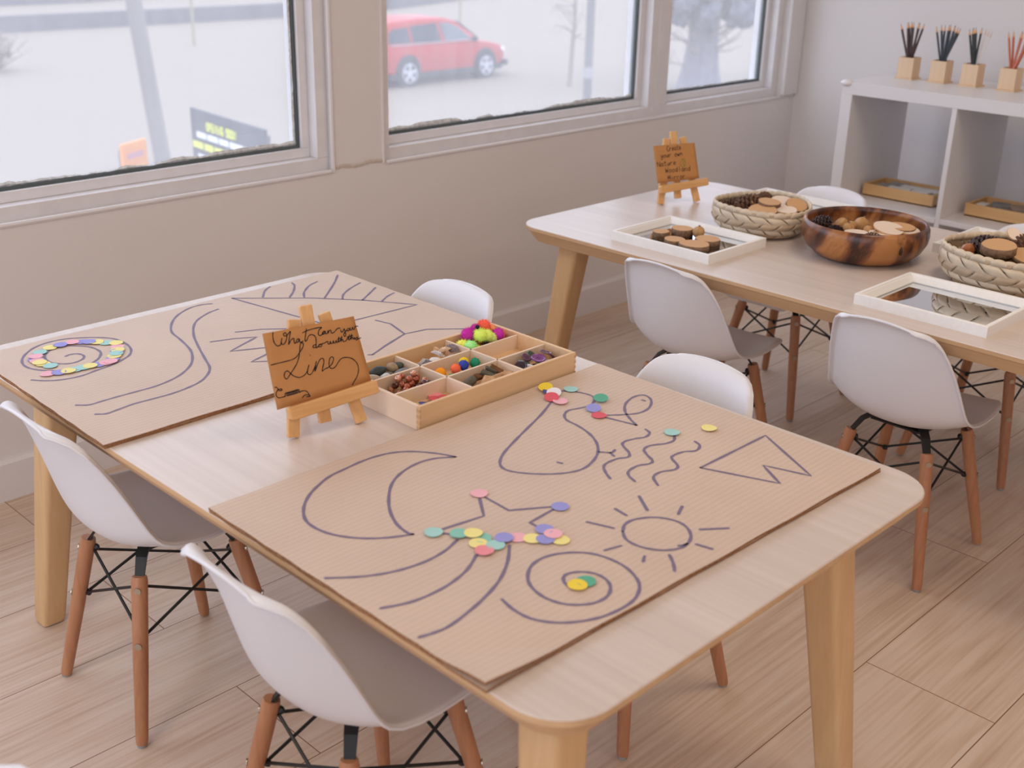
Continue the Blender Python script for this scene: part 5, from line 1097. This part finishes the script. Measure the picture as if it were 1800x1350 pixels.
# ------------------------------------------------------------------ woven baskets
def basket(cx, cy, R0, H0, label, N=15, seed=0, phase=0.0):
    e = empty('woven_basket', (cx, cy, TH)); tag(e, label, 'basket', 'palm leaf baskets on the far table')
    P_ = 2*PI/N
    pr = [(.45, 0.004), (.66, .006), (.80, .10), (.93, .30), (1.0, .55), (1.0, .80), (.97, 1.0)]
    def rz(t):
        x = t*(len(pr)-1); i = min(int(x), len(pr)-2); f = x-i; a, b = pr[i], pr[i+1]; f2 = f
        return (a[0]+(b[0]-a[0])*f2)*R0, (a[1]+(b[1]-a[1])*f2)*H0
    K = P_*3.1
    def pt(a, b, off, lift=0):
        th = (a+b)/2; t = (b-a)/(2*K); r, z = rz(max(0, min(1, t))); r2, z2 = rz(min(1, t+.03)); r1, z1 = rz(max(0, t-.03))
        nrm = Vector((z2-z1, 0, -(r2-r1))).normalized() if (abs(z2-z1)+abs(r2-r1)) > 1e-7 else Vector((1, 0, 0))
        rr_ = r+nrm.x*off; zz = z+nrm.z*off+lift
        wob = 1+.012*math.sin(3*th+seed)
        return Vector((math.cos(th+phase)*rr_*wob, math.sin(th+phase)*rr_*wob, max(.001, zz*(1+.05*math.sin(2*th+seed+1)))))
    hgt = .0023
    for fam in (0, 1):
        mb = MB()
        for i in range(N):
            rows = []; ns = 64
            for k in range(ns+1):
                t = k/ns; row = []
                for j in range(7):
                    q = -.5+j/6; w = q*P_*.90
                    if fam == 0:
                        a = i*P_+w; b = a-w+2*K*t+ (0)
                        b = i*P_+2*K*t; a_ = i*P_+w; ph = math.cos(PI*b/P_+PI*i)
                        cup = 0
                        row.append(pt(a_, b+w, hgt*ph+cup))
                    else:
                        a = i*P_-2*K*t; b_ = i*P_+w; ph = -math.cos(PI*a/P_+PI*i)
                        cup = 0
                        row.append(pt(a+w, b_, hgt*ph+cup))
                rows.append(row)
            mb.grid(rows)
        mb.build('woven_strips', M['palm' if fam else 'palm_shade'], e, smooth='all', solid=.0011)
    mb = MB(); mb.lathe([(.0001, .0015), (R0*.60, .0015), (R0*.68, .006)], 40); mb.build('base', M['palm'], e, solid=.001)
    # folded rim
    mb = MB()
    for i in range(2*N):
        th0 = i*P_/2; rows = []
        for k in range(9):
            s = k/8; th = th0+P_*.78*(s-.25); r, z = rz(1.0); lift = .0055*math.sin(PI*s)
            wv = 1+.012*math.sin(3*th+seed); zz = z*(1+.05*math.sin(2*th+seed+1))
            row = []
            for j in range(5):
                u = j/4*PI; rad = r*wv+.0042*math.cos(u)*(1 if i % 2 else .8); row.append((math.cos(th+phase)*rad, math.sin(th+phase)*rad, zz-.008*(1-math.sin(u))+lift*math.sin(u)*.9))
            rows.append(row)
        mb.grid(rows)
    mb.build('folded_rim', M['palm'], e, smooth='all', solid=.001)
    return e
B1 = (1.232, -.905); B2 = (1.246, -1.514)
basket(B1[0], B1[1], .120, .069, 'palm leaf basket of pine cones and wood slices, left of the wooden bowl', 18, 1)
basket(B2[0], B2[1], .135, .080, 'palm leaf basket of pine cones and wood slices, at the right edge of the photo', 19, 2, .2)
G1, G2 = 'natural pieces in the left basket', 'natural pieces in the right basket'
def at(c, x, y, z): return (c[0]+x, c[1]+y, TH+z)
# view axes on the table: right in the photo is +x-y, away is +x+y
def va(c, r, a, z): 
    k = .7071; return (c[0]+k*(r+a), c[1]+k*(-r+a), TH+z)
pinecone(.026, .034, va(B1, -.040, .012, .060), (1.2, .3, .8), 'open dark pine cone at the left of the left basket', seed=2)
pinecone(.019, .024, va(B1, -.080, .030, .052), (.9, .9, .2), 'brown pine cone at the far left of the left basket', seed=3)
pinecone(.022, .030, va(B1, .012, .050, .060), (1.3, -.4, 2.1), 'reddish pine cone at the back of the left basket', seed=4)
pod_obj(.018, va(B1, -.018, .022, .068), 'tan knobbly seed pod beside the dark cone in the left basket', G1, 4, seed=2)
pod_obj(.015, va(B1, -.028, .008, .064), 'smaller tan seed pod in front of the knobbly one', G1, 3, seed=4)
slice_obj(.027, .010, va(B1, .012, -.012, .066), (-.12, .12, 1.0), 'wood slice on top in the middle of the left basket', G1, seed=31)
slice_obj(.036, .007, va(B1, -.010, -.050, .058), (.15, -.18, .4), 'large flat wood slice at the front of the left basket', G1, seed=32)
slice_obj(.034, .006, va(B1, .055, .012, .062), (-.35, .30, .2), 'pale tilted wood slice at the right of the left basket', G1, True, 33)
slice_obj(.030, .006, va(B1, .048, -.034, .057), (.10, .12, .9), 'pale wood slice at the front right of the left basket', G1, True, 34)
slice_obj(.026, .008, va(B1, .082, .000, .060), (-.5, .4, .3), 'orange tinted wood slice leaning on the right rim of the left basket', G1, False, 35)
slice_obj(.038, .008, va(B1, .00, .0, .030), (0, 0, .9), 'wood slice buried in the left basket', G1, False, 36); slice_obj(.038, .008, va(B1, .055, .0, .040), (0, 0, .9), 'buried wood slice under the pale ones in the left basket', G1, False, 37)
slice_obj(.038, .008, va(B1, -.05, -.02, .036), (0, 0, .9), 'buried wood slice under the pine cones', G1, False, 38)
# right basket
pod_obj(.0165, va(B2, -.088, .006, .072), 'orange brown nut at the left of the right basket', G2, 3, 'acorn', 5, (.5, .2, 0), 1.0, 'nut', 'nut')
pinecone(.026, .034, va(B2, -.048, .022, .076), (1.4, .1, .4), 'dark closed pine cone at the left of the right basket', 'darkcone', 7, n=90)
slice_obj(.0365, .018, va(B2, -.036, -.030, .078), (.10, -.10, .3), 'thick wood slice on top of the right basket', G2, seed=41)
slice_obj(.038, .007, va(B2, .022, -.045, .070), (.22, .20, 1.3), 'ring marked wood slice behind the thick one in the right basket', G2, seed=42)
pinecone(.024, .036, va(B2, .026, .014, .080), (1.3, .5, 1.2), 'mauve brown pine cone in the middle of the right basket', seed=8)
slice_obj(.018, .004, va(B2, .016, .024, .102), (.6, .5, .2), 'small pale chip standing on the mauve pine cone', G2, True, 43)
slice_obj(.034, .006, va(B2, .078, -.016, .074), (.08, .10, 1.3), 'pale wood slice at the right of the right basket', G2, True, 44)
slice_obj(.036, .006, va(B2, .075, -.050, .068), (.10, .16, .3), 'pale oval wood slice nearest the right rim', G2, True, 45)
for k, (a, b) in enumerate([(-.05, -.01), (.04, -.03), (0, .05), (.06, .04)]): slice_obj(.045, .012, va(B2, a, b, .040+.004*k), (0, 0, k), ['wood slice low in the right basket, left', 'wood slice low in the right basket, front', 'wood slice low in the right basket, back', 'wood slice low in the right basket, right'][k], G2, False, 50+k)

# ------------------------------------------------------------------ wooden bowl
BC = (1.218, -1.192)
e = empty('wooden_bowl', (BC[0], BC[1], TH)); tag(e, 'large dark acacia bowl with streaked grain in the middle of the far table', 'bowl')
Rb = .143; mb = MB(); mb.lathe([(.0001, .0), (.092, .0), (.112, .008), (.130, .024), (.1405, .044), (Rb, .060), (.1415, .074), (.138, .082), (.1345, .0835), (.131, .081), (.1315, .070), (.133, .058), (.129, .044), (.117, .026), (.100, .015), (.08, .012), (.0001, .011)], 72)
mb.build('bowl_body', M['acacia'], e, smooth='all', rot=(0, 0, .5))
kn = MB(); a = math.radians(-118); kn.blob((math.cos(a)*.1415, math.sin(a)*.1415, .048), .0075, 3, 12, 8, .2, (.4, .6, 1.3)); kn.build('wood_knot', mat('dark_knot', (40, 22, 14), .5), e, smooth=True)
G3 = 'natural pieces in the wooden bowl'
pod_obj(.0150, va(BC, -.052, .018, .066), 'tan bottle shaped seed pod in the wooden bowl', G3, 5, seed=1, rot=(.5, .2, 0), sq=1.3)
pod_obj(.0165, va(BC, -.040, -.002, .062), 'ribbed golden seed pod in the wooden bowl', G3, 7, seed=2)
pod_obj(.0130, va(BC, -.026, .020, .064), 'small seed pod between the two larger ones in the bowl', G3, 4, seed=3)
pod_obj(.0210, va(BC, -.004, .024, .066), 'large mottled nut at the back of the bowl', G3, 3, seed=5, rot=(.3, .5, .4), name='nut', cat='nut')
pod_obj(.0150, va(BC, .002, -.018, .062), 'ribbed seed pod with a stem in the middle of the bowl', G3, 5, seed=6)
pod_obj(.0120, va(BC, .012, -.040, .058), 'little striped shell-like pod at the front of the bowl', G3, 6, seed=8)
o = MB().tube([(0, 0, 0), (.03, .001, .001), (.055, -.001, .002)], [.004, .0045, .003], 10).build('twig', M['slice'], loc=va(BC, .012, -.010, .062), rot=(0, -.02, -.78), smooth=True); tag(o, 'short peeled twig lying behind the ribbed pod in the bowl', 'twig', G3)
o = MB().box((0, 0, 0), (.075, .018, .004)).build('wood_strip', M['acorn'], loc=va(BC, -.066, .002, .062), rot=(.3, .25, -1.5), bevel=.0018); tag(o, 'brown wooden sliver at the left of the bowl', 'wood strip', G3)
slice_obj(.030, .005, va(BC, -.034, -.050, .060), (.05, .1, .4), 'cream wood slice at the front left of the bowl', G3, True, 61, 1.1)
slice_obj(.034, .005, va(BC, .046, -.024, .068), (-.20, .34, -.5), 'large cream wood slice leaning up in the bowl', G3, True, 62, 1.1)
slice_obj(.030, .005, va(BC, .026, -.046, .061), (.05, .1, .2), 'cream wood slice in front of the leaning one', G3, True, 63, 1.1)
slice_obj(.030, .006, va(BC, .082, -.006, .066), (-.10, .22, .2), 'tan wood slice at the right of the bowl', G3, False, 64)
slice_obj(.028, .005, va(BC, .092, -.018, .062), (-.10, .12, .2), 'cream wood slice nearest the right rim of the bowl', G3, True, 65)
pinecone(.020, .026, va(BC, -.100, .020, .066), (1.1, .4, .3), 'dark pine cone at the left rim of the bowl', 'darkcone', 11, G3)
pinecone(.018, .028, va(BC, -.074, -.020, .058), (1.5, .2, -.6), 'near black pine cone at the front left of the bowl', 'darkcone', 12, G3)
pinecone(.016, .020, va(BC, -.004, -.058, .054), (1.2, .7, .3), 'reddish little cone at the front of the bowl', 'cone', 13, G3)
for k, (a, b) in enumerate([(-.05, -.02), (.04, -.02), (0, .04), (.0, -.045), (.075, .01), (-.08, .0)]): slice_obj(.048, .012, va(BC, a, b, .026+.004*k), (0, 0, k), ['buried wood slice at the left of the bowl', 'buried wood slice at the right of the bowl', 'buried wood slice at the back of the bowl', 'buried wood slice at the front of the bowl', 'buried wood slice by the right rim of the bowl', 'buried wood slice by the left rim of the bowl'][k], G3, False, 70+k)
# things on the mirror behind the right basket
pinecone(.018, .024, (1.466, -1.392, TH+.024), (1.4, .2, .5), 'dark pine cone on the mirror behind the right basket', 'darkcone', 14, 'cones on the mirror behind the basket')
pinecone(.024, .032, (1.466, -1.500, TH+.030), (1.4, .2, 2.2), 'light brown pine cone on the mirror behind the right basket', 'cone', 15, 'cones on the mirror behind the basket')

# ------------------------------------------------------------------ shelf unit
SX0, SX1, SY1, SHT, PT = 2.25, 2.64, -.510, .770, .038
pitch = .351; ncol = 4; SY0 = SY1-2*PT-ncol*.335-(ncol-1)*.016
sh = empty('cube_shelf', ((SX0+SX1)/2, (SY0+SY1)/2, 0)); tag(sh, 'white open cube shelf along the right-hand wall', 'shelf')
ox, oy = (SX0+SX1)/2, (SY0+SY1)/2
def sb(name, x0, x1, y0, y1, z0, z1, m=M['shelf'], bv=.0012): return MB().b2(x0-ox, x1-ox, y0-oy, y1-oy, z0, z1).build(name, m, sh, bevel=bv)
sb('top_panel', SX0, SX1, SY0, SY1, SHT-PT, SHT); sb('bottom_panel', SX0, SX1, SY0, SY1, .0, PT)
sb('side_panel', SX0, SX1, SY1-PT, SY1, PT, SHT-PT); sb('side_panel', SX0, SX1, SY0, SY0+PT, PT, SHT-PT)
ymid = SY1-PT
for i in range(1, ncol): y = ymid-.335*i-.016*(i-1); sb('divider', SX0+.001, SX1, y-.016, y, PT, SHT-PT)
MIDZ = .394
for i in range(ncol): y = ymid-.335*i-.016*i; sb('middle_shelf', SX0+.001, SX1, y-.335, y, MIDZ-.016, MIDZ)
mb = MB(); mb.blob((SX0+.008-ox, SY1-.012-oy, SHT-.004), .018, 1, 16, 10, 0, (1.1, 1.2, .62)); mb.build('corner_guard', mat('soft_corner_guard', (226, 222, 220), .5), sh, smooth=True)
# pencil cups
PCX = 2.495
PC = [(-.604, (74, 52, 50), 'dark brown', 'leftmost'), (-.715, (62, 72, 82), 'slate blue', 'second from the left'), (-.820, (56, 64, 66), 'dark green grey', 'third from the left'), (-.942, (196, 112, 84), 'terracotta', 'rightmost')]
sharp = mat('sharpened_pencil_wood', (222, 170, 120), .6, .3); lead = {}
def pencil(col, nm, r=.0036, L_=.150, tipc=None):
    m = mat('pencil_'+nm.replace(' ', '_'), col, .35, .5) if nm not in lead else lead[nm][0]
    lm = mat('pencil_lead_'+nm.replace(' ', '_'), tipc or tuple(int(c*.8) for c in col), .5) if nm not in lead else lead[nm][1]
    lead[nm] = (m, lm)
    mb = MB(); mb.tube([(0, 0, 0), (0, 0, L_)], r, 6); o = mb.build('pencil', m)
    MB().tube([(0, 0, L_), (0, 0, L_+.013)], [r*.98, r*.32], 10).build('sharpened_end', sharp, o, smooth=True)
    MB().tube([(0, 0, L_+.013), (0, 0, L_+.018)], [r*.32, .0002], 8).build('point', lm, o); return o
rr = random.Random(4)
for ci, (py, col, cn, pos) in enumerate(PC):
    e = empty('pencil_cup', (PCX, py, SHT)); tag(e, 'square pale wooden cup of %s pencils, %s on the shelf' % (cn, pos), 'pencil cup', 'square wooden pencil cups')
    MB().b2(-.033, .033, -.031, .031, 0, .004).build('base_plate', M['cup'], e, bevel=.0008)
    s, t, h = .0262, .005, .068
    mb = MB()
    rg = lambda a, z: [(-a, -a, z), (a, -a, z), (a, a, z), (-a, a, z)]
    mb.rings([rg(s, .004), rg(s, h), rg(s-t, h), rg(s-t, .008)]); mb.build('cup_body', M['cup'], e, bevel=.0006)
    spec = [[(-30, 0), (-18, 1), (-13, -1), (-3, 0), (5, 1), (12, -1), (22, 0), (-8, 2)], [(-24, 0), (-16, 1), (-4, -1), (3, 0), (0, 2), (12, 1), (22, 0), (30, -2), (17, 2)], [(-22, 0), (-15, 1), (-9, -1), (-12, 2), (4, 0)], [(-20, 0), (-10, 1), (8, 0), (12, -1), (20, 2), (30, 0), (25, -2)]][ci]
    order = sorted(range(len(spec)), key=lambda q: spec[q][0]); ORD = ['first', 'second', 'third', 'fourth', 'fifth', 'sixth', 'seventh', 'eighth', 'ninth']
    for k, (lean, dpt) in enumerate(spec):
        a = math.radians(lean)*.62
        o = pencil(col, cn); bx = -math.sin(a)*.022
        # fan opens along the shelf front (y), a little front to back
        o.location = (PCX+dpt*.006, py-bx*.25-(-.0), SHT+.010); o.rotation_euler = (a, math.radians(dpt*2.5), rr.uniform(0, 1))
        o.location.y = py+math.sin(a)*.030
        tag(o, '%s pencil, %s from the left in the %s pencil cup' % (cn, ORD[order.index(k)], pos.split()[0]), 'pencil', 'pencils in the %s cup' % pos)
    if ci == 2:
        for k, (lean, dpt) in enumerate([(12, 1), (20, 0), (27, 0)]):
            a = math.radians(lean)*.66; o = pencil((226, 218, 214), 'white', .0017, .148, (196, 120, 70)); o.location = (PCX+dpt*.006, py+math.sin(a)*.030, SHT+.010); o.rotation_euler = (a, 0, 0)
            tag(o, ['left', 'middle', 'right'][k]+' one of three thin white sticks with orange tips, third wooden cup', 'craft stick', 'thin white sticks in the third cup')
# crates in the lower compartments
def crate(y1, y0, x0, x1, label):
    e = empty('bamboo_crate', ((x0+x1)/2, (y0+y1)/2, MIDZ)); tag(e, label, 'crate', 'bamboo crates on the shelf')
    hx, hy = (x1-x0)/2, (y1-y0)/2; h = .040; t = .008
    MB().b2(-hx, hx, -hy, hy, 0, .005).build('crate_floor', M['bamboo'], e)
    for sx in (-1, 1): MB().b2(sx*hx-(t if sx > 0 else 0), sx*hx+(t if sx < 0 else 0), -hy, hy, .0, h).build('long_wall', M['bamboo'], e, bevel=.001)
    for sy in (-1, 1): MB().b2(-hx+t, hx-t, sy*hy-(t if sy > 0 else 0), sy*hy+(t if sy < 0 else 0), .0, h).build('short_wall', M['bamboo'], e, bevel=.001)
    return e
crate(-.563, -.812, 2.372, 2.520, 'bamboo crate of grey and white tiles in the left shelf compartment')
crate(-.925, -1.180, 2.360, 2.510, 'bamboo crate of grey brown blocks in the second shelf compartment')
tm = [mat('grey_tile', (150, 150, 146), .6, .3, var=.15, vscale=60), mat('white_tile', (216, 212, 206), .5, .3), mat('taupe_block', (156, 138, 122), .7, .2, var=.15, vscale=50), mat('grey_block', (136, 134, 132), .7, .2, var=.2, vscale=50)]
for k, (x, y, mi, s, lab) in enumerate([(2.43, -.615, 0, (.05, .05, .012), 'square grey tile at the left of the left crate'), (2.47, -.640, 0, (.05, .06, .012), 'grey tile behind the square one in the left crate'), (2.42, -.672, 1, (.03, .075, .010), 'long white tile in the middle of the left crate'), (2.46, -.70, 1, (.03, .080, .010), 'long white tile behind the first in the left crate'), (2.41, -.750, 1, (.035, .060, .010), 'white tile at the right of the left crate'), (2.455, -.768, 1, (.03, .050, .010), 'white tile at the right end of the left crate')]):
    o = MB().box((0, 0, 0), s).build('craft_tile', tm[mi], loc=(x, y, MIDZ+.029+.001*k), rot=(0, 0, .06*(k % 3)), bevel=.001); tag(o, lab, 'tile', 'tiles in the left crate')
    o2 = MB().box((0, 0, 0), (s[0]*.98, s[1]*.98, .018)).build('craft_tile', tm[mi], loc=(x, y, MIDZ+.0142), rot=(0, 0, .06*(k % 3)), bevel=.001); tag(o2, lab.replace('tile', 'tile underneath the top one', 1), 'tile', 'tiles in the left crate')
for k, (x, y, mi, s, lab) in enumerate([(2.41, -.960, 1, (.04, .03, .016), 'small pale block at the left of the right-hand crate'), (2.44, -1.005, 3, (.05, .055, .018), 'grey block in the right-hand crate'), (2.43, -1.065, 2, (.06, .050, .020), 'taupe block in the middle of the right-hand crate'), (2.45, -1.120, 2, (.05, .045, .018), 'taupe block at the right of the right-hand crate'), (2.40, -1.150, 3, (.035, .030, .016), 'small grey block at the right end of the crate')]):
    o = MB().box((0, 0, 0), s).build('craft_block', tm[mi], loc=(x, y, MIDZ+.0055+.016+s[2]/2-.002*0), rot=(.0, 0, .3*k), bevel=.002); tag(o, lab, 'block', 'blocks in the right-hand crate')
    o2 = MB().box((0, 0, 0), (s[0], s[1], .016)).build('craft_block', tm[mi], loc=(x, y, MIDZ+.0135), rot=(0, 0, .3*k), bevel=.002); tag(o2, lab.replace('block', 'block underneath the top one', 1), 'block', 'blocks in the right-hand crate')
